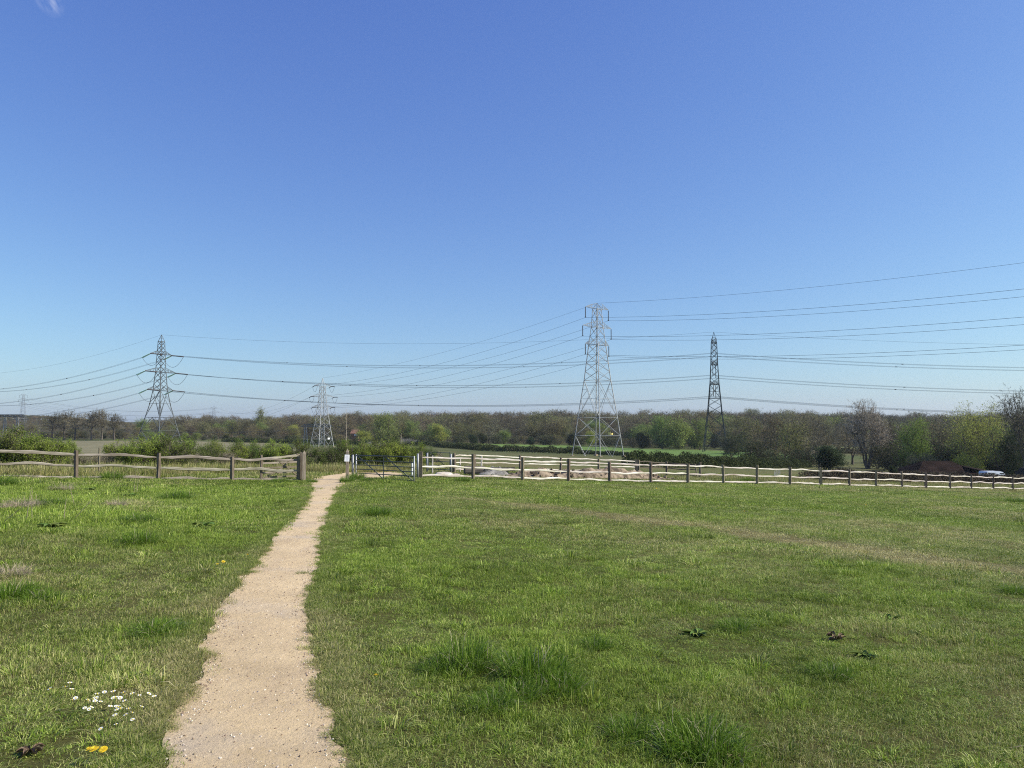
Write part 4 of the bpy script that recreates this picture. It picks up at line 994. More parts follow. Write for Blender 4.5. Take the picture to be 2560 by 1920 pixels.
# tall tension pylon to the left
pl = at(400, 363); ang_l = R(68.5)
lev_l = [(0, 6.7), (5.1, 5.6), (11.1, 4.4), (16.9, 3.2), (24, 2.2), (32.5, 1.6), (40.8, 1.27), (47, 1.03)]
pan_l = [(0, 5.1, 'V'), (5.1, 11.1, 'K'), (11.1, 24, 'X')] + [(24 + i * 2.8, 26.8 + i * 2.8, 'x') for i in range(6)] + [(40.8 + i * 2.07, 42.87 + i * 2.07, 'x') for i in range(3)]
s_l = (zat(837, 363) - pl.z) / 50.2
P_left = pylon('pylon', 'tall dark tension pylon with green glass insulators rising at the left', None, pl, ang_l, lev_l, pan_l, (5.1, 11.1, 24, 32.5, 40.8, 47),
               [(24, 7.7, 1.8), (32.5, 9.2, 2.0), (40.8, 6.4, 1.8)], .18, .10, M['old_steel'], 50.2, 0, M['ins'])
P_left.scale = (s_l,) * 3
# its twin seen end on to the right
pr = at(1787, 320); ang_r = math.atan2(1, .2635 + .06)
lev_r = [(0, 4.9), (10.5, 3.6), (16, 2.9), (28.3, 1.85), (36.8, 1.4), (46, 1.1)]
pan_r = [(0, 10.5, 'X'), (10.5, 16, 'x'), (16, 19.5, 'x'), (19.5, 22.5, 'x'), (22.5, 28.3, 'X')] + [(28.3 + i * 2.83, 31.13 + i * 2.83, 'x') for i in range(3)] + [(36.8 + i * 2.3, 39.1 + i * 2.3, 'x') for i in range(4)]
s_r = (zat(830, 320) - pr.z) / 50.4
P_right = pylon('pylon', 'narrow dark pylon seen end on between the green willows and bare trees', None, pr, ang_r, lev_r, pan_r, (10.5, 16, 22.5, 28.3, 36.8, 46),
                [(28.3, 8.5, 1.6), (36.8, 10.5, 1.8), (46, 7.5, 1.6)], .2, .09, M['dark_steel'], 50.4, 5.0, M['ins'], .2)
P_right.scale = (s_r,) * 3
# short grey tension pylon beyond the gateway
psm = at(806, 300); ang_s = math.atan2(.7, .72)
lev_s = [(0, 3.4), (9.5, 2.1), (15.8, 1.4), (20, 1.05), (24.3, .8)]
pan_s = [(0, 3.2, 'V'), (3.2, 6.5, 'x'), (6.5, 9.5, 'x'), (9.5, 12.6, 'x'), (12.6, 15.8, 'x'), (15.8, 17.9, 'x'), (17.9, 20, 'x'), (20, 22.1, 'x'), (22.1, 24.3, 'x')]
s_s = (zat(945, 300) - psm.z) / 27.6
P_small = pylon('pylon', 'short pale grey pylon beyond the gateway bushes', None, psm, ang_s, lev_s, pan_s, (3.2, 9.5, 15.8, 20, 24.3),
                [(15.8, 4.2, 1.2), (20, 5.2, 1.2), (24.3, 3.8, 1.2)], .125, .055, M['galv'], 27.6, 0, M['ins'])
P_small.scale = (s_s,) * 3
b = MB(); b.box((1.2, -3.1, 3.4), (.9, .05, .7)); b.build('warning_plate', M['white'], P_small)
b = MB(); b.box((2.95, 0, 3.6), (.05, .9, .7)); b.build('warning_plate', M['yellow'], P_small)
d_ = 580; pf_ = at(535, d_)
P_far = copy_tree(P_small, pf_, math.atan2(.3, .95), ((zat(1012, d_) - pf_.z) / 27.6,) * 3, 'small distant pylon against the brown wood right of the tall dark one', None, 'pylon')
d_ = 600; pe_ = at(58, d_); kx = (zat(985, d_) - pe_.z) / 43.2
P_edge = copy_tree(P_main, pe_, .25, (kx * .85, kx * .85, kx), 'distant pale pylon at the far left behind the hawthorn', None, 'pylon')

# ------------------------------------------------------------------ cables
def span(name, A, B_, sag, r, label, group, pair=0.0, cat='power cable', n=28, spacers=0):
    A, B_ = Vector(A), Vector(B_); b = MB(); side = (B_ - A).cross(Vector((0, 0, 1))).normalized()
    root = None
    for off in ((-pair / 2, pair / 2) if pair else (0,)):
        pts = [A.lerp(B_, k / n) + side * off * (1 if 0 < k < n else .6) + Vector((0, 0, -4 * sag * (k / n) * (1 - k / n) + (off * .35))) for k in range(n + 1)]
        b.tube(pts, r, 3)
    o = b.build(name, M['wire'], None)
    if spacers:
        sb = MB(); L = (B_ - A).length; m_ = int(L / spacers)
        for k in range(1, m_):
            t = k / m_; c_ = A.lerp(B_, t) + Vector((0, 0, -4 * sag * t * (1 - t))); sb.box(c_, (.5, .5, .3))
        sb.build('spacer', M['ins'], o)
    return tag(o, label, cat, group)
# double circuit of the large grey pylon: on to the next tower out of frame at the right, and back to the short pylon
T1 = Vector((203, 30, 0)); dz = 8.6 - 1.4
ax = Vector((math.cos(ang_m), math.sin(ang_m), 0))
for nm, z, L, sg in (('top', 41.6, 5.0, 8.0), ('middle', 36.3, 6.2, 8.0), ('bottom', 31.3, 5.1, 8.0)):
    zz = z - 2.95
    zs = {'top': 24.3, 'middle': 20, 'bottom': 15.8}[nm]; Ls = {'top': 3.8, 'middle': 5.2, 'bottom': 4.2}[nm]
    for s, sd in ((-1, 'near'), (1, 'far')):
        A = loc2w(P_main, (s * L, 0, zz)); Bt = T1 + ax * s * L + Vector((0, 0, zz * s_m + pm.z + dz))
        span('power_cable', A, Bt, sg, .034, '%s cable of the %s pair running from the large pylon out to the right' % (sd, nm), 'cables strung between the pylons')
        S_ = loc2w(P_small, (s * Ls, 0, zs)); dr_ = (A - S_).normalized(); E_ = S_ + dr_ * 2.4 + Vector((0, 0, -.25))
        span('power_cable', E_, A, 3.0, .032, '%s cable of the %s pair from the large pylon to the short one' % (sd, nm), 'cables strung between the pylons')
        b = MB(); string(b, S_ - S_, E_ - S_, .17); o = None
        # strain insulators and jumper loops hang on the short pylon: its parts
        inv = Matrix.LocRotScale(P_small.location, P_small.rotation_euler, P_small.scale).inverted()
        F_ = loc2w(P_far, (s * Ls, 0, zs)); dl_ = (F_ - S_).normalized(); E2 = S_ + dl_ * 2.4 + Vector((0, 0, -.3))
        span('power_cable', E2, F_, 7.0, .032, '%s cable of the %s pair from the short pylon to the small distant one' % (sd, nm), 'cables strung between the pylons')
        W_ = loc2w(P_edge, (s * L, 0, zz)); span('power_cable', F_, W_, 6, .04, '%s cable of the %s pair from the small distant pylon to the far left' % (sd, nm), 'cables strung between the pylons', n=16)
        for q0, q1 in ((S_, E_), (S_, E2)):
            b = MB(); string(b, inv @ q0, inv @ q1, .16); b.build('strain_insulator', M['ins'], P_small)
        pts = [E_.lerp(E2, t) + Vector((0, 0, -2.2 * 4 * t * (1 - t))) for t in (0, .12, .25, .4, .55, .7, .85, 1)]
        b = MB(); b.tube([inv @ q for q in pts], .05, 3); b.build('jumper_loop', M['wire'], P_small)
EA = loc2w(P_main, (0, 0, 43.2))
span('earth_wire', EA, T1 + Vector((0, 0, 43.2 * s_m + pm.z + dz)), 6.8, .028, 'topmost single wire from the large pylon out to the right', 'cables strung between the pylons', cat='earth wire')
span('earth_wire', loc2w(P_small, (0, 0, 27.6)), EA, 2.4, .026, 'topmost single wire from the short pylon up to the large one', 'cables strung between the pylons', cat='earth wire')
# big line: far left tower - left pylon - right pylon - out right
TL = Vector((-446, 538, 0)); TR = Vector((84 + 355, 320 - 61, 0))
axl = Vector((math.cos(ang_l), math.sin(ang_l), 0)); axr = Vector((math.cos(ang_r), math.sin(ang_r), 0)); axt = Vector((.53, .85, 0))
inv = Matrix.LocRotScale(P_left.location, P_left.rotation_euler, P_left.scale).inverted()
for nm, zl, Ll, zr, Lr in (('top', 40.8, 6.4, 46, 7.5), ('middle', 32.5, 9.2, 36.8, 10.5), ('bottom', 24, 7.7, 28.3, 8.5)):
    for s, sd in ((-1, 'near'), (1, 'far')):
        S_ = loc2w(P_left, (s * Ll, 0, zl)); Rr = loc2w(P_right, (s * Lr, 0, zr - 5.2))
        dr_ = (Rr - S_).normalized(); E_ = S_ + dr_ * 6.2 + Vector((0, 0, -.5))
        LT = TL + axt * s * Ll + Vector((0, 0, zl * s_l - 7)); dl_ = (LT - S_).normalized(); E2 = S_ + dl_ * 6.2 + Vector((0, 0, -1.6))
        span('power_cable', E_, Rr, 5.2, .042, '%s twin %s level cable spanning from the tall left pylon to the dark one' % (sd, nm), 'twin cables of the big line', .55, spacers=62)
        span('power_cable', LT, E2, 12.5, .05, '%s twin %s level cable dropping from the tall pylon to the left edge' % (sd, nm), 'twin cables of the big line', .55, spacers=62)
        RT = TR + axr * s * Lr + Vector((0, 0, (zr - 5.2) * s_r + pr.z + 1)); span('power_cable', Rr, RT, 8.8, .042, '%s twin cable of the %s level running right from the dark pylon' % (sd, nm), 'twin cables of the big line', .55, spacers=62)
        for q0, q1, mt in ((S_, E_, 'ins'), (S_, E2, 'glass_ins')):
            side = (q1 - q0).cross(Vector((0, 0, 1))).normalized() * .35
            b = MB(); string(b, inv @ (q0 + side * .4), inv @ (q1 + side), .28, 22); string(b, inv @ (q0 - side * .4), inv @ (q1 - side), .28, 22); b.build('strain_insulator', M[mt], P_left)
        pts = [E_.lerp(E2, t) + Vector((0, 0, -4.4 * (1 - (2 * t - 1) ** 2))) for t in np.linspace(0, 1, 15)]
        b = MB(); b.tube([inv @ q for q in pts], .09, 3); b.build('jumper_loop', M['wire'], P_left)
EL = loc2w(P_left, (0, 0, 50.2)); ER = loc2w(P_right, (0, 0, 50.4))
span('earth_wire', EL, ER, 4.6, .034, 'single top wire between the tall left pylon and the dark right one', 'twin cables of the big line', cat='earth wire')
span('earth_wire', TL + Vector((0, 0, 50.2 * s_l - 7)), EL, 12.5, .034, 'single top wire dropping from the tall pylon to the left edge', 'twin cables of the big line', cat='earth wire')
span('earth_wire', ER, TR + Vector((0, 0, 50.4 * s_r + pr.z + 1)), 8.7, .034, 'single top wire running right from the dark pylon', 'twin cables of the big line', cat='earth wire')
# low portal frames that bring the smaller line down
def gantry(px0, px1, legs, d, top, label):
    c_ = at((px0 + px1) / 2, d); h = zat(top, d) - c_.z; W = (px1 - px0) / 1924 * d; root = empty('gantry', c_, 0, label, 'gantry', 'portal frames of the low line')
    b = MB()
    for y in (-.4, .4): b.tube([(-W / 2, y, h), (W / 2, y, h)], .2, 4); b.tube([(-W * .42, y, h + .9), (W * .42, y, h + .9)], .2, 4)
    m_ = 10
    for k in range(m_):
        x0, x1 = -W * .42 + W * .84 * k / m_, -W * .42 + W * .84 * (k + 1) / m_
        for y in (-.4, .4): b.tube([(x0, y, h if k % 2 else h + .9), (x1, y, h + .9 if k % 2 else h)], .12, 4)
    b.tube([(-W / 2, 0, h), (-W * .42, 0, h + .9)], .09, 4); b.tube([(W / 2, 0, h), (W * .42, 0, h + .9)], .16, 4)
    b.build('crossbeam', M['old_steel'], root)
    for px in legs:
        x = (px - (px0 + px1) / 2) / 1924 * d; b = MB()
        for sx in (-1, 1):
            b.tube([(x + sx * .9, 0, -.3), (x + sx * .3, 0, h)], .17, 4)
        for k in range(9):
            w0, w1 = .9 - .6 * k / 9, .9 - .6 * (k + 1) / 9; s_ = 1 if k % 2 else -1
            b.tube([(x + s_ * w0, 0, h * k / 9), (x - s_ * w1, 0, h * (k + 1) / 9)], .06, 4)
        b.build('leg', M['galv'], root)
    for x in (-.35, 0, .35):
        b = MB(); string(b, (W * x, 0, h), (W * x, 0, h - 1.6), .12, 8); b.build('insulator', M['ins'], root)
    return root
gantry(-14, 66, (14, 45), 330, 1042, 'wide dark portal frame carrying low cables at the far left')
gantry(754, 830, (765, 808), 318, 1066, 'low pale portal frame half hidden by the short pylon')
for px, dd in ((-14, 0), (25, 0), (66, 0)):
    A = at(px, 330); A.z = zat(1049, 330); Bq = at(790, 318); Bq.z = zat(1072, 318); Bq.x += (px - 25) * .1
    span('power_cable', A, Bq, 3.2, .03, {-14: 'lowest cable from the left end of the left portal frame', 25: 'lowest cable from the middle of the left portal frame', 66: 'lowest cable from the right end of the left portal frame'}[px], 'cables between the portal frames')

# ------------------------------------------------------------------ rail fences
def post(parent, p, h, w, mat, lean=0.0, name='post', r_=random, ang=0.0, pointed=False):
    b = MB(); n = 6; pts = []; rad = []
    for k in range(n):
        t = k / (n - 1); pts.append(Vector((p[0] + lean * t * h, p[1], p[2] - .12 + (h + .12) * t))); rad.append(w * .72 * (1 + r_.uniform(-.07, .07)))
    b.tube(pts, rad, 4 if w > .15 else 5)
    if pointed: b.tube([pts[-1], pts[-1] + Vector((0, 0, .09))], [rad[-1] * .98, rad[-1] * .35], 4)
    return b.build(name, mat, parent)
def rail(parent, A, B_, r, mat, wob=.045, r_=random, bow=0.0, name='rail'):
    """a cleft pole: wandering line, uneven thickness, thinned ends"""
    n = 13; b = MB(); pts, rad = [], []; ph = r_.uniform(0, 6.28); f = r_.uniform(1.2, 2.6); ph2 = r_.uniform(0, 6.28); bw = r_.uniform(-.3, 1.0) * wob + bow; kx_ = r_.uniform(.25, .75); kz_ = r_.uniform(-.6, .6) * wob
    for k in range(n):
        t = k / (n - 1); e = math.sin(math.pi * t)
        z = r_.uniform(-.006, .006) + kz_ * max(0, 1 - abs(t - kx_) / .22) + e * (bw + wob * .5 * math.sin(ph + f * 3.1 * t) + wob * .25 * math.sin(ph2 + 11 * t)); q = e * wob * .5 * math.sin(ph2 + 4 * t)
        pts.append(A.lerp(B_, t) + Vector((q * .5, -q, z))); rad.append(r * (.62 + .42 * e ** .6) * (1 + r_.uniform(-.2, .2)))
    b.tube(pts, rad, 5, True, .75)
    return b.build(name, mat, parent, False)
def fence(label, pts, heights, post_h, post_w, mat_p, mat_r, rail_r, wob, group=None, big=(), skip_last_post=False, seed=1, loc=None):
    r_ = random.Random(seed); base = Vector(pts[0]); root = empty('rail_fence', base, 0, label, 'fence', group); P_ = [Vector(p) - base for p in pts]
    for i_, p in enumerate(P_):
        if skip_last_post and i_ == len(P_) - 1: continue
        w = post_w * (1.3 if i_ in big else 1) * r_.uniform(.92, 1.1)
        post(root, p, post_h * (1.06 if i_ in big else 1) * r_.uniform(.96, 1.05), w, mat_p, r_.uniform(-.03, .03), r_=r_)
    for a, c in zip(P_[:-1], P_[1:]):
        for h in heights:
            rail(root, a + Vector((0, 0, h + r_.uniform(-.03, .03))), c + Vector((0, 0, h + r_.uniform(-.03, .03))), rail_r * r_.uniform(.85, 1.2), mat_r, wob, r_)
    return root
rp = [1053, 1183, 1306, 1420, 1523, 1625, 1717, 1806, 1889, 1971, 2048, 2119, 2185, 2250, 2309, 2369, 2422, 2477, 2525, 2572]
fence('long front fence of bright cleft rails on the right', [fence_p(fence_t(p)) for p in rp], (.14, .55, 1.0), 1.17, .125, M['oak'], M['rail_w'], .045, .042, 'rail fences around the paddock', big=(0, 10, 14), seed=3)
lp = [-34, 196, 400, 584, 748]
fence('grey weathered rail fence left of the path', [fence_p(fence_t(p)) for p in lp], (.05, .45, .87), 1.0, .108, M['oak'], M['rail_g'], .058, .065, 'rail fences around the paddock', seed=5)
bf = [at(1137, 45.5), at(1187, 47), at(1300, 49.6), at(1401, 52), at(1496, 54), at(1589, 56)]
fence('second pale rail fence standing behind the muck heap', bf, (.25, .62, 1.05), 1.12, .12, M['oak'], M['rail_w'], .038, .03, 'rail fences around the paddock', big=(5,), seed=8)
fence('short shaded return of the back rail fence', [at(1596, 56.4), at(1665, 57.2), at(1748, 56)], (.2, .6, 1.02), 1.15, .12, M['oak'], M['oak'], .04, .04, 'rail fences around the paddock', seed=9)  # rails in dark post oak: their side away from the sun painted as colour
# loose stakes
def stake(px, d, top, w, label, lean=0.0, mat='oak'):
    p = at(px, d); root = empty('stake', p, 0, label, 'stake'); post(root, Vector((0, 0, 0)), zat(top, d) - p.z, w, M[mat], lean, 'pole'); return root
stake(252, 31.5, 1119, .055, 'thin upright stake behind the first bay of the left fence')
stake(1204, 46.5, 1140, .07, 'pale short stake behind the first bay of white rails', mat='rail_w')
stake(1082, 43, 1139, .05, 'thin pale stake inside the small far gate', mat='rail_w')
stake(1151, 47, 1146, .06, 'pale stake between the far gate and the back fence', mat='rail_w')
stake(1742, 55, 1160, .06, 'thin leaning stake beside the end of the back fence', -.18)

# ------------------------------------------------------------------ gateway
def sq_post(name, px, d, top, w, mat, label, pointed=False, rz=.56, cat='gatepost', round_=False):
    p = at(px, d); h = zat(top, d) - p.z; root = empty(name, p, rz, label, cat); b = MB()
    if round_: b.tube([(0, 0, -.1), (0, 0, h)], w / 2, 12); 
    else:
        hh = h - (.13 if pointed else .02); s_ = w / 2; c_ = .012
        for q, (z0, z1) in enumerate(((-.1, hh),)):
            b.box((0, 0, (z0 + z1) / 2), (w, w, z1 - z0))
        if pointed: b.add([(-s_, -s_, hh), (s_, -s_, hh), (s_, s_, hh), (-s_, s_, hh), (0, -.02, h), (0, .02, h)], [(0, 1, 4), (1, 2, 5, 4), (2, 3, 5), (3, 0, 4, 5)])
        else: b.add([(-s_, -s_, hh), (s_, -s_, hh), (s_, s_, hh), (-s_, s_, hh), (-s_ * .8, -s_ * .8, h), (s_ * .8, -s_ * .8, h), (s_ * .8, s_ * .8, h), (-s_ * .8, s_ * .8, h)], [(0, 1, 5, 4), (1, 2, 6, 5), (2, 3, 7, 6), (3, 0, 4, 7), (4, 5, 6, 7)])
    b.build('shaft', mat, root, round_); return root
sq_post('gatepost', 762.5, 32.9, 1126, .145, M['oak_light'], 'stout pale pointed gatepost on the left of the path', True, .3)
sq_post('gatepost', 754.5, 33.3, 1131, .11, M['oak'], 'dark slimmer post tucked behind the pointed gatepost', False, .3)
sgn = sq_post('gatepost', 870, 34.4, 1122, .13, M['oak_light'], 'pointed wooden post carrying a white notice on the right of the path', True, .12)
mp1 = sq_post('gatepost', 883.5, 34.7, 1137, .1, M['galv'], 'round galvanised hinge post of the metal gate', round_=True)
mp2 = sq_post('gatepost', 1045.5, 35.9, 1134, .1, M['galv'], 'tall galvanised latch post beside the first dark fence post', round_=True)
# the white notice, pinned to the post: a thing of its own
p = at(869.5, 34.3); zc = (zat(1136.5, 34.3) + zat(1153.5, 34.3)) / 2
nroot = empty('notice', (p.x + .005, p.y - .06, zc), .38, 'white paper notice pinned to the pointed post by the path', 'notice')
b = MB(); b.box((0, 0, 0), (.215, .008, .30), Matrix.Rotation(R(3), 3, 'Y')); b.build('sheet', M['white'], nroot)
M['ink'] = mat2('blue_grey_ink', (.25, .28, .4), (.35, .38, .5), 8, .7)
b = MB(); r_ = random.Random(4)
for k in range(7):
    b.box((r_.uniform(-.01, .01), -.0052, .10 - k * .033), (r_.uniform(.09, .16), .001, .008), Matrix.Rotation(R(3), 3, 'Y'))
b.build('printed_lines', M['ink'], nroot)
# field gate of galvanised tube
A = at(892, 35.0); B_ = at(1036.5, 32.55); groot = empty('field_gate', A, 0, 'wide dark grey metal field gate standing shut across the track', 'gate')
dv_ = B_ - A; dv_.z = 0; W = dv_.length; ex = dv_.normalized()
def gp(x, z): return ex * x + Vector((0, 0, z + (B_.z - A.z) * x / W))
M['gate_pale'] = mat2('sunlit_galvanised', (.38, .39, .39), (.50, .51, .51), 3, .5, .2)  # paler steel for the stiles, their sunlit look put into the colour
M['gate_tube'] = mat2('dull_galvanised', (.07, .085, .075), (.12, .14, .125), 3, .5, .4)
for z in (.06, .25, .43, .62, .82, 1.05):
    b = MB(); b.tube([gp(0, z), gp(W, z)], .022 if z < 1 else .025, 8); b.build('rail', M['gate_tube'], groot, True)
for x in (0, W): b = MB(); b.tube([gp(x, .03), gp(x, 1.09)], .03, 8); b.build('stile', M['gate_pale'], groot, True)
b = MB(); b.box(gp(W * .49, .55), (.045, .02, 1.0), Matrix.Rotation(math.atan2(ex.y, ex.x), 3, 'Z')); b.build('upright', M['gate_tube'], groot)
for x0, x1 in ((.03, .48), (.52, .97)):
    b = MB(); b.tube([gp(W * x0, 1.02), gp(W * x1, .08)], .026, 6); b.build('brace', M['gate_tube'], groot, True)
b = MB(); b.tube([gp(-.02, .95), gp(-.16, .97)], .016, 6); b.tube([gp(-.02, .15), gp(-.16, .17)], .016, 6); b.build('hinge', M['gate_tube'], groot)
# small wooden wicket gate folded back behind the left fence
A = at(753, 33.9); B_ = at(656, 32.6); wroot = empty('wicket_gate', A, 0, 'small wooden gate swung open behind the left fence', 'gate')
dv_ = B_ - A; dv_.z = 0; W = dv_.length; ex = dv_.normalized(); rot = Matrix.Rotation(math.atan2(ex.y, ex.x), 3, 'Z')
def wp(x, z): return ex * x + Vector((0, 0, z + .02))
b = MB(); b.box(wp(W, .56), (.09, .07, 1.12), rot); b.build('closing_stile', M['oak'], wroot)
b = MB(); b.tube([wp(0, .06), wp(0, .95), wp(.05, 1.05), wp(.2, 1.1)], [.045, .05, .05, .04], 5); b.build('hanging_stile', M['oak'], wroot)
b = MB(); b.tube([wp(.05, 1.06), wp(W * .5, 1.0), wp(W, .97)], [.075, .05, .045], 4, True, .45); b.build('top_bar', M['rail_g'], wroot)
for z in (.16, .36, .56, .77): b = MB(); b.box(wp(W / 2, z), (W - .08, .022, .075), rot); b.build('bar', M['rail_g' if z in (.36, .77) else 'oak'], wroot)
b = MB(); b.tube([wp(.04, .1), wp(W * .55, .80)], .032, 4); b.build('brace', M['oak'], wroot)
b = MB(); b.tube([wp(W * .95, .12), wp(W * .5, .5), wp(W * .2, 1.0)], [.03, .035, .03], 4); b.build('brace', M['oak'], wroot)
# small metal gate further back
fp1 = sq_post('gatepost', 1069, 45, 1132, .11, M['galv'], 'left galvanised post of the small far gate', round_=True)
fp2 = sq_post('gatepost', 1128, 45.2, 1135, .12, M['galv'], 'right galvanised post of the small far gate', round_=True)
sq_post('gatepost', 1135, 45.6, 1136, .13, M['oak'], 'grey wooden post against the right of the small far gate')
A = at(1071, 45); B_ = at(1126, 45.2); fg = empty('wicket_gate', A, 0, 'small dark metal gate far behind the first white rails', 'gate'); W = (B_ - A).length; dz_ = B_.z - A.z
for z in (.2, .42, .66, 1.18): b = MB(); b.tube([(0, 0, z), (W, .1, z + dz_)], .02, 6); b.build('rail', M['gate_tube'], fg)
for x in (0.02, W - .02): b = MB(); b.tube([(x, 0, .12), (x, 0, 1.2)], .024, 6); b.build('stile', M['gate_tube'], fg)
b = MB(); b.tube([(.1, .05, 1.15), (W - .1, .05, .2)], .018, 6); b.build('brace', M['gate_tube'], fg)
p = at(1093, 44.6); o = MB(); o.box((0, 0, 0), (.16, .01, .09), Matrix.Rotation(R(8), 3, 'Y')); o = o.build('plaque', M['yellow'], None); o.location = (p.x, p.y, zat(1141, 44.6)); tag(o, 'tiny cream plaque on the small far gate', 'plaque')
# pale post with white top glimpsed behind the metal gate
stake(1031.5, 38.5, 1158, .05, 'thin white marker stake seen through the latch end of the metal gate', mat='white')

# wire plaque hung on the rails to the right
px_, t_ = 1937, fence_t(1937); p = fence_p(t_); pr_ = MB(); M['wire_white'] = M['white']
ang_f = math.atan2(FD[1], FD[0])
for z in (.68, .75, .82, .9): pr_.tube([(-.28, -.09, z), (.28, -.09, z)], .012, 4)
for x in (-.28, -.1, .12, .28): pr_.tube([(x, -.09, .66), (x, -.09, .93)], .012, 4)
pr_.tube([(-.2, -.09, .68), (-.05, -.09, .92), (.15, -.09, .7), (.26, -.09, .9)], .012, 4)
o = pr_.build('wire_mesh_scrap', M['galv'], None); o.location = p; o.rotation_euler = (0, 0, ang_f); tag(o, 'scrap of white wire mesh hanging from the top rail', 'wire mesh')

# ------------------------------------------------------------------ muck heap, stones
M['muck'] = mat2('dried_muck', (.10, .075, .05), (.33, .26, .18), 2.6, .95, bump=1.0, bscale=6, lo=.4, hi=.6)
M['rubble'] = mat2('grey_rubble', (.10, .095, .085), (.30, .285, .255), 3.5, .95, bump=.8, bscale=6)
def heap(name, px0, px1, d0, d1, hgt, width, mat, label, seed, cat):
    A, B_ = at(px0, d0), at(px1, d1); L = (B_ - A).length; nu, nv = int(L * 8), 26
    uu, vv = np.meshgrid(np.linspace(0, 1, nu), np.linspace(-1, 1, nv)); d = np.array([(B_ - A).x, (B_ - A).y]) / L; nn = np.array([-d[1], d[0]])
    x = A.x + d[0] * uu * L + nn[0] * vv * width / 2; y = A.y + d[1] * uu * L + nn[1] * vv * width / 2
    e = np.clip(1 - np.abs(2 * uu - 1) ** 5, 0, 1) * np.clip(1 - vv ** 2, 0, 1) ** .7
    z = hgt * e * (.75 + .4 * vnoise(x, y, 1.6, seed) + .3 * vnoise(x, y, .6, seed + 1)) + e * .10 * vnoise(x, y, .22, seed + 2) + e * .05 * vnoise(x, y, .1, seed + 3)
    i_ = np.arange(nu * nv).reshape(nv, nu); f = np.stack([i_[:-1, :-1].ravel(), i_[:-1, 1:].ravel(), i_[1:, 1:].ravel(), i_[1:, :-1].ravel()], 1)
    root = empty(name, A, 0, label, cat)
    o = npmesh('mound', np.stack([x - A.x, y - A.y, ground(x, y) - .04 + z - A.z], 2).reshape(-1, 3) if False else np.stack([(x - A.x).ravel(), (y - A.y).ravel(), (ground(x, y) - .04 + z - A.z).ravel()], 1), f, mat, False); o.parent = root
    b = MB(); r_ = random.Random(seed)
    for k in range(int(L * 9)):
        t, q = r_.uniform(.03, .97), r_.uniform(-1, .7); xx = A.x + d[0] * t * L + nn[0] * q * width / 2; yy = A.y + d[1] * t * L + nn[1] * q * width / 2
        zz = G(xx, yy) + hgt * (1 - q * q) ** .7 * .8 * (1 - abs(2 * t - 1) ** 5) - .02; s_ = r_.uniform(.06, .2)
        v_, seg_ = [], 5
        b.box((xx - A.x, yy - A.y, zz - A.z), (s_ * r_.uniform(.7, 1.6), s_, s_ * .7), Matrix.Rotation(r_.uniform(0, 3), 3, Vector((r_.uniform(-1, 1), r_.uniform(-1, 1), 1)).normalized()))
    b.build('clods', mat, root); return root
heap('muck_heap', 1255, 1680, 42.5, 49.5, .58, 1.7, M['muck'], 'long brown heap of dried muck behind the white rails', 71, 'heap')
heap('rubble_heap', 1190, 1270, 42.5, 43.5, .5, 1.4, M['rubble'], 'grey rubble heap at the left end of the muck heap', 75, 'heap')
def slab(px, d, size, label, mat='rubble', seed=0):
    p = at(px, d); o = blob('boulder', M[mat], seed, .8, 9); C.objects.link(o); o.location = (p.x, p.y, p.z + size[2] * .3); o.scale = size; o.rotation_euler = (0, 0, .3)
    return tag(o, label, 'stone')
slab(1111, 40.5, (1.1, .7, .35), 'flat pale boulder lying below the small far gate', 'stone_p', 3)
slab(1140, 40.6, (.5, .4, .25), 'smaller stone right of the flat pale boulder', 'stone_p', 4)
# felled trunk section behind the fence
p = at(1166, 42.6); b = MB(); b.tube([(-.1, 0, .28), (1.0, .25, .26)], [.28, .27], 12); b.box((1.9, .4, .34), (1.6, .2, .2), Matrix.Rotation(.15, 3, 'Z'))
o = b.build('log', M['bark'], None); o.location = p; tag(o, 'dark weathered log behind the first bay of white rails', 'log')

# ------------------------------------------------------------------ farmyard: barn, van
M['roof_dk'] = mat2('dark_brown_tiles', (.008, .005, .004), (.030, .018, .014), .5, .9, stretch=(1, 1, 3), bump=.5, bscale=6)
_b = M['roof_dk'].node_tree.nodes['Principled BSDF']; _b.inputs['Specular IOR Level'].default_value = .04
M['tarred'] = mat2('tarred_boards', (.02, .017, .015), (.035, .03, .025), 2, .9)
p = at(2352, 128); zt = zat(1152, 128); k_ = 128 / 1924.0
broot = empty('barn', (p.x, p.y, p.z), 0, 'low dark barn with a hipped tiled roof behind the rails', 'barn')
X0, X1, XR0, XR1 = (2252 - 2352) * k_, (2452 - 2352) * k_, (2304 - 2352) * k_, (2372 - 2352) * k_
ze = zat(1181, 128) - p.z; zr_ = zt - p.z
b = MB(); D2 = 4.5
b.add([(X0, -D2, ze), (X1 * .55, -D2, ze), (X1 * .55, D2, ze), (X0, D2, ze), (XR0, 0, zr_), (XR1, 0, zr_)], [(0, 1, 5, 4), (1, 2, 5), (2, 3, 4, 5), (3, 0, 4)])
b.build('roof', M['roof_dk'], broot)
b = MB(); b.box(((X0 + X1 * .55) / 2, 0, ze / 2 - .2), (X1 * .55 - X0 - .5, D2 * 2 - .5, ze + .35)); b.build('wall', M['tarred'], broot)
b = MB(); z2 = zat(1166, 128) - p.z; b.add([(X1 * .35, -D2 + .3, z2 - .1), (X1, -D2 + .3, ze + .05), (X1, D2 - .3, ze + .05), (X1 * .35, D2 - .3, z2 - .1), (X1 * .3, 0, z2 + .4), (X1 * .97, 0, ze + .55)], [(0, 1, 5, 4), (1, 2, 5), (2, 3, 4, 5), (3, 0, 4)])
b.build('lean_to_roof', M['roof_dk'], broot)
b = MB(); b.box((X1 * .78, 0, ze / 2 - .25), (X1 * .42, D2 * 2 - 1.2, ze + .3)); b.build('lean_to_wall', M['tarred'], broot)
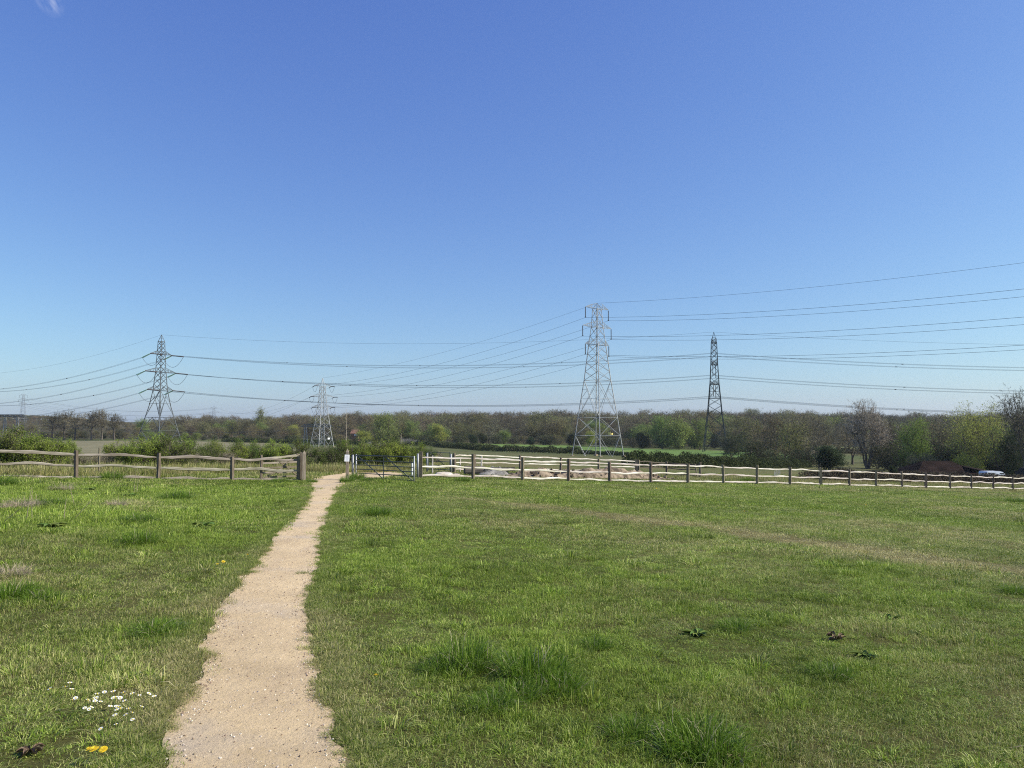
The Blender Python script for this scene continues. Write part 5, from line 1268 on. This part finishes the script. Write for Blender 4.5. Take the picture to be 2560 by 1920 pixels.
for px in (2405, 2428): b = MB(); b.box(((px - 2352) * k_, -D2 + .2, zat(1175, 128) - p.z), (.14, .08, .14)); b.build('wall_lamp', M['white'], broot)
# white van
M['van_paint'] = mat2('white_van_paint', (.62, .66, .72), (.68, .72, .78), .5, .35)
M['van_glass'] = mat2('van_glass', (.02, .025, .03), (.04, .045, .05), 1, .1)
M['rubber'] = mat2('rubber', (.02, .02, .02), (.03, .03, .03), 3, .9)
dvan = 119; p = at(2478, dvan); ztop = zat(1177.5, dvan); Hh = 1.75
vroot = empty('parked_van', (p.x, p.y, ztop - Hh), R(12), 'pale van parked by the low dark barn behind the rails', 'van')
def prism(b, prof, w):
    n = len(prof); b.add([(x, -w / 2 * (1 - .1 * (z > 1.1)), z) for x, z in prof] + [(x, w / 2 * (1 - .1 * (z > 1.1)), z) for x, z in prof],
                         [tuple(range(n))[::-1], tuple(range(n, 2 * n))] + [(k, (k + 1) % n, n + (k + 1) % n, n + k) for k in range(n)])
b = MB(); prism(b, [(-1.9, .28), (1.95, .28), (2.0, .8), (1.55, 1.0), (.95, 1.62), (.6, 1.74), (-1.8, 1.75), (-1.95, 1.5)], 1.75); b.build('body', M['van_paint'], vroot)
b = MB(); b.add([(1.545, -.72, 1.04), (1.545, .72, 1.04), (.98, .68, 1.6), (.98, -.68, 1.6)], [(0, 1, 2, 3)]); wv = b.build('windscreen', M['van_glass'], vroot); wv.location = (.02, 0, .02)
b = MB(); b.box((.72, -.835, 1.27), (.75, .012, .42)); b.build('side_window', M['van_glass'], vroot)
for x in (-1.25, 1.25):
    for y in (-.8, .8): b = MB(); b.tube([(x, y - .1, .3), (x, y + .1, .3)], .31, 14); b.build('wheel', M['rubber'], vroot)
# second dark vehicle at the frame edge
p = at(2560, 125); zt = zat(1168, 125)
v2 = empty('parked_car', (p.x, p.y, zt - 1.6), R(80), 'dark vehicle half out of frame at the right edge', 'car')
b = MB(); prism(b, [(-2.0, .3), (2.0, .3), (2.0, .85), (1.0, .95), (.4, 1.5), (-1.5, 1.55), (-1.95, .95)], 1.7); b.build('body', M['rubber'], v2)
b = MB(); b.add([(.96, -.65, 1.0), (.96, .65, 1.0), (.45, .6, 1.46), (.45, -.6, 1.46)], [(0, 1, 2, 3)]); q = b.build('windscreen', M['van_paint'], v2); q.location = (.02, 0, .02)
for x in (-1.25, 1.25):
    for y in (-.8, .8): b = MB(); b.tube([(x, y - .1, .3), (x, y + .1, .3)], .31, 12); b.build('wheel', M['rubber'], v2)
# house glimpsed in the wood
M['brick'] = mat2('red_brick', (.20, .11, .08), (.26, .14, .10), 1, .9)
p = at(890, 405); hroot = empty('house', p, 0, 'small red brick house glimpsed among trees right of the short pylon', 'house'); zt = zat(1074, 405) - p.z; k_ = 405 / 1924.
b = MB(); b.box((0, 0, (zt - 2) / 2), (3.4, 4, zt - 2)); b.build('wall', M['brick'], hroot)
b = MB(); b.add([(-2.6, -2.3, zt - 2), (2.6, -2.3, zt - 2), (2.6, 2.3, zt - 2), (-2.6, 2.3, zt - 2), (-1.8, 0, zt), (1.8, 0, zt)], [(0, 1, 5, 4), (1, 2, 5), (2, 3, 4, 5), (3, 0, 4)]); b.build('roof', M['brick'], hroot)
b = MB(); b.box((.6, -2.02, zt - 2.8), (2.0, .06, .9)); b.build('window', M['white'], hroot)

# ------------------------------------------------------------------ flowers, tussocks and weeds in the paddock
M['petal'] = mat2('white_petals', (.80, .80, .80), (.86, .86, .84), 9, .6)
M['disc'] = mat2('yellow_disc', (.75, .55, .06), (.82, .62, .1), 9, .7)
M['dand'] = mat2('dandelion_yellow', (.80, .55, .02), (.85, .66, .04), 60, .6)
M['stalk'] = mat2('flower_stalk', (.10, .16, .04), (.15, .2, .06), 9, .7)
def daisy_proto():
    root = bpy.data.objects.new('daisy', None); C.objects.link(root); root.empty_display_size = .02
    b = MB(); n = 16
    for k in range(n):
        a0 = 2 * math.pi * k / n; w = .17; r0, r1 = .004, .016
        b.add([(math.cos(a0) * r0, math.sin(a0) * r0, .075), (math.cos(a0 - w) * r1 * .8, math.sin(a0 - w) * r1 * .8, .076), (math.cos(a0) * r1, math.sin(a0) * r1, .0775), (math.cos(a0 + w) * r1 * .8, math.sin(a0 + w) * r1 * .8, .076)], [(0, 1, 2, 3)])
    b.build('petals', M['petal'], root)
    b = MB(); b.tube([(0, 0, .073), (0, 0, .077), (0, 0, .0795)], [.005, .0052, .002], 8); b.build('flower_centre', M['disc'], root)
    b = MB(); b.tube([(0, 0, -.01), (.002, 0, .04), (0, 0, .075)], .0011, 4); b.build('stem', M['stalk'], root)
    return root
dz_ = [(310, 290), (480, 257), (397, 357), (475, 355), (468, 525), (613, 487), (720, 575), (748, 640), (780, 645), (860, 620), (930, 585), (1000, 550), (940, 475), (985, 470), (1060, 452), (1095, 388),
       (1145, 645), (1270, 617), (1285, 422), (1290, 480), (1360, 472), (1405, 435), (1440, 495), (1500, 535), (1480, 430), (1250, 545), (1630, 430), (1690, 428), (1735, 430), (1965, 487), (1335, 695), (1480, 662),
       (1540, 715), (1630, 660), (1380, 757), (1480, 750), (1580, 762), (1360, 803), (1480, 812), (1635, 850), (1360, 945), (1145, 1010)]
dp = daisy_proto(); rd = random.Random(5)
for k, (a, c_) in enumerate(dz_):
    p = hit(100 + a / 6.9125, 1680 + c_ / 6.9125 + 26); s = rd.uniform(.7, .95); rz = rd.uniform(0, 6)
    tilt = (rd.uniform(-.1, .45), rd.uniform(-.3, .5), rz)
    o = dp if k == 0 else copy_tree(dp, p)
    o.location = p; o.scale = (s, s, s * 1.3); o.rotation_euler = tilt
    tag(o, 'small white daisy open in the patch of daisies left of the path', 'daisy', 'daisies scattered in the grass left of the path')
def dandelion_proto():
    root = bpy.data.objects.new('dandelion', None); C.objects.link(root); root.empty_display_size = .02
    b = MB(); r_ = random.Random(3)
    for ring, (n, r1, z1) in enumerate(((20, .021, .076), (16, .016, .082), (10, .010, .086))):
        for k in range(n):
            a0 = 2 * math.pi * (k + ring * .4) / n; w = .13
            b.add([(0, 0, .074), (math.cos(a0 - w) * r1 * .9, math.sin(a0 - w) * r1 * .9, z1), (math.cos(a0) * r1, math.sin(a0) * r1, z1 + .001), (math.cos(a0 + w) * r1 * .9, math.sin(a0 + w) * r1 * .9, z1)], [(0, 1, 2, 3)])
    b.build('flower_head', M['dand'], root)
    b = MB(); b.tube([(0, 0, -.01), (.003, .001, .04), (0, 0, .075)], .0018, 5); b.build('stem', M['stalk'], root)
    return root
dd = dandelion_proto()
for k, (px, py, s, lab) in enumerate(((246, 1893, 1.15, 'largest yellow dandelion at the bottom left, nearest the camera'), (233, 1878, .8, 'half closed yellow dandelion left of the largest one'), (264, 1881, 1.0, 'yellow dandelion just right of the largest one'),
                                      (941, 1693, .9, 'single yellow dandelion in the grass right of the path'), (556, 1418, 1.2, 'yellow dandelion left of the path halfway to the gate'), (548, 1422, 1.0, 'second dandelion close beside the one halfway to the gate'),
                                      (622, 1396, .9, 'small dandelion at the left verge of the path'), (1862, 1284, 1.3, 'far yellow dandelion on the right of the paddock'), (2168, 1267, 1.6, 'far yellow flower near the right of the paddock'), (1640, 1224, 1.6, 'yellow flower below the white rails'),
                                      (1176, 1186, 3.0, 'tall yellow flower at the foot of the second white fence post'))):
    p = hit(px, py + (22 if py > 1600 else 3)); o = dd if k == 0 else copy_tree(dd, p)
    o.location = p; o.scale = (s, s, s); o.rotation_euler = (rd.uniform(0, .4), rd.uniform(-.2, .4), rd.uniform(0, 6)); tag(o, lab, 'dandelion', 'yellow flowers dotted through the paddock')
M['tussock'] = None
m = bpy.data.materials.new('tussock_blades'); m.use_nodes = True; nt, ln, bs = m.node_tree.nodes, m.node_tree.links, m.node_tree.nodes['Principled BSDF']
ta = nt.new('ShaderNodeAttribute'); ta.attribute_name = 'tint'; oi = nt.new('ShaderNodeObjectInfo')
col = nmix(nt, ln, ta.outputs['Fac'], (.065, .14, .010), (.21, .32, .035)); col = nmix(nt, ln, nramp(nt, ln, ta.outputs['Fac'], .9, .93), col, (.40, .36, .22))
ln.new(col, bs.inputs['Base Color']); bs.inputs['Roughness'].default_value = .5; bs.inputs['Specular IOR Level'].default_value = .2
tr = nt.new('ShaderNodeBsdfTranslucent'); ms = nt.new('ShaderNodeMixShader'); ms.inputs[0].default_value = .3
ln.new(col, tr.inputs['Color']); ln.new(bs.outputs[0], ms.inputs[1]); ln.new(tr.outputs[0], ms.inputs[2]); ln.new(ms.outputs[0], nt['Material Output'].inputs[0]); M['tussock'] = m
m2 = m.copy(); m2.name = 'dead_blades'
for n_ in m2.node_tree.nodes:
    if n_.type == 'MIX' and not n_.inputs[6].is_linked: n_.inputs[6].default_value = (.36, .28, .18, 1); n_.inputs[7].default_value = (.55, .46, .33, 1)
M['dead'] = m2
TU = [tuft('tussock_blades_%d' % k, 900, .17, .06, .19, .004, .8, M['tussock'], 300 + k) for k in range(3)]
DE = [tuft('dead_blades_%d' % k, 260, .16, .06, .2, .004, 1.0, M['dead'], 320 + k) for k in range(2)]
def tussock(px, py, s, label, src=None, sz=1.0, name='grass_tussock', cat='tussock', grp='coarse grass tussocks in the paddock'):
    p = hit(px, py); src = src or TU[rd.randrange(3)]
    o = bpy.data.objects.new(name, src.data); C.objects.link(o); o.location = p; o.scale = (s * 1.05, s * .95, s * sz * .95); o.rotation_euler = (0, 0, rd.uniform(0, 6)); return tag(o, label, cat, grp)
for px, py, s, sz, lab in TUSSOCKS:
    tussock(px, py, s, lab, None, sz)
for px, py, s, sz, lab in ((60, 1268, 2.0, .8, 'pale clump of dead grass at the left'), (30, 1272, 1.5, .8, 'dead grass clump nearest the left edge'), (157, 1227, 1.7, 1.0, 'upright tuft of dead grass before the first fence post'), (292, 1265, 1.2, 1.1, 'thin dead tuft below the second fence post'),
                           (30, 1440, 1.1, .9, 'straw coloured tuft at the left edge above the dark tussock'), (65, 1196, 2.0, .6, 'flattened straw under the leftmost bottom rail')):
    tussock(px, py, s, lab, DE[rd.randrange(2)], sz, 'dead_grass_tuft', 'dead grass', 'tufts of dead grass on the left')
# dock and thistle rosettes
M['dock'] = leaf_mat('dock_leaves', (.11, .175, .035), (.19, .26, .07), .2, .2)
M['deadleaf'] = leaf_mat('dead_leaves', (.10, .07, .04), (.32, .25, .16), .2, .1, scale=30)
def rosette(name, px, py, s, mat, label, n=16, seed=0, cat='weed', up=.35, grp='broad leaved weeds in the grass'):
    r_ = random.Random(seed + 77); p = hit(px, py); root = empty(name, p, 0, label, cat, grp)
    for k in range(int(n * 1.6)):
        b = MB(); a_ = r_.uniform(0, 6.28); L = s * r_.uniform(.45, 1.05); w = L * (.22 if mat == 'dock' else .16); el = r_.uniform(.1, 1) * up; ca, sa = math.cos(a_), math.sin(a_)
        pr1 = [(0, 0, .01), (.3, .6, .3), (.6, 1, .42), (.85, .6, .36), (1, .05, .25)]; vs = []
        for t, ww, zz in pr1:
            x, z = L * t, L * zz * el * 2 + .015; vs += [(ca * x - sa * w * ww, sa * x + ca * w * ww, z + .01 * ww), (ca * x, sa * x, z - .012 * ww), (ca * x + sa * w * ww, sa * x - ca * w * ww, z + .01 * ww)]
        fs = []
        for q in range(4): fs += [(q * 3, q * 3 + 1, q * 3 + 4, q * 3 + 3), (q * 3 + 1, q * 3 + 2, q * 3 + 5, q * 3 + 4)]
        b.add(vs, fs); b.build('leaf', M[mat], root, True)
    return root
rosette('dock_plant', 222, 1227, .28, 'dock', 'dark broad leaved dock right of the dead tuft', 14, 1); rosette('dock_plant', 318, 1242, .30, 'dock', 'dark dock with two dead stalks below the second fence post', 16, 2)
rosette('dock_plant', 400, 1243, .2, 'dock', 'small dock left of the bushy tussock', 10, 3); rosette('dock_plant', 505, 1317, .24, 'dock', 'dark dock left of the path beyond the dandelions', 14, 4)
rosette('dock_plant', 655, 1297, .16, 'dock', 'low dock beside the left verge of the path', 9, 5); rosette('thistle_plant', 1745, 1590, .15, 'dock', 'low thistle left of the bright lone tussock', 16, 6)
rosette('dock_plant', 75, 1886, .06, 'deadleaf', 'withered brown weed at the bottom left corner', 18, 7, up=.5); rosette('thistle_plant', 2165, 1645, .13, 'dock', 'grey green thistle below the dead leaves', 14, 8)
rosette('dead_plant', 2092, 1603, .12, 'deadleaf', 'curled dead leaves standing in the right grass', 9, 9, up=.8); rosette('dead_plant', 1842, 1912, .1, 'deadleaf', 'curled brown leaves at the bottom edge right of the spiky tussock', 7, 10, up=.8)
rosette('thistle_plant', 2230, 1550, .1, 'dock', 'small thistle right of and behind the dead leaves', 10, 11); rosette('dock_plant', 128, 1320, .26, 'dock', 'dock below the pale straw clump at the left', 12, 12)
# dry stalks on the left
for k, (px, py, L, a_, t_, lab) in enumerate(((66, 1302, .55, 1.5, .1, 'upright broken straw stalk left of its pair'), (80, 1300, .5, 1.55, -.05, 'upright broken straw stalk right of its pair'), (183, 1300, .6, .7, .75, 'slanting dry stalk lying in the left grass'),
                                     (160, 1300, .35, 1.5, .05, 'short upright dry stalk beside the slanting one'), (335, 1235, .7, 1.5, .05, 'tall brown dead dock stem below the second fence post'), (342, 1234, .6, 1.5, .08, 'second brown dead dock stem'),
                                     (5, 1308, .6, .5, .9, 'long pale straw at the left edge'), (2520, 1871, .22, .1, 1.4, 'pale dry straw lying at the bottom right'), (186, 1262, .5, 1.6, -.3, 'thin pale stalk above the slanting one'))):
    p = hit(px, py); b = MB(); b.tube([(0, 0, 0), (L * math.sin(t_) * .5, 0, L * math.cos(t_) * .52), (L * math.sin(t_), .02, L * math.cos(t_) + .02)], [.006, .005, .003] if px < 2000 else [.003, .003, .002], 4)
    o = b.build('dry_stalk', M['straw'], None); o.location = p; tag(o, lab, 'stalk')

# ------------------------------------------------------------------ air
HAZE = 0.00009
if HAZE > 0:
    b = MB(); b.box((0, 2000, 40), (7000, 4700, 130)); hz = b.build('haze', bpy.data.materials.new('haze'), None); tag(hz, 'thin blue spring haze in the air', kind='stuff')
    m = hz.data.materials[0]; m.use_nodes = True; nt, ln = m.node_tree.nodes, m.node_tree.links; nt.remove(nt['Principled BSDF'])
    v = nt.new('ShaderNodeVolumePrincipled'); v.inputs['Density'].default_value = HAZE; v.inputs['Color'].default_value = (.85, .93, 1, 1); v.inputs['Anisotropy'].default_value = .2
    ln.new(v.outputs[0], nt['Material Output'].inputs['Volume'])
# unused kinds are not part of the place
for key, (root, used) in list(K.items()):
    if used == 0:
        for o in list(root.children_recursive) + [root]: bpy.data.objects.remove(o)
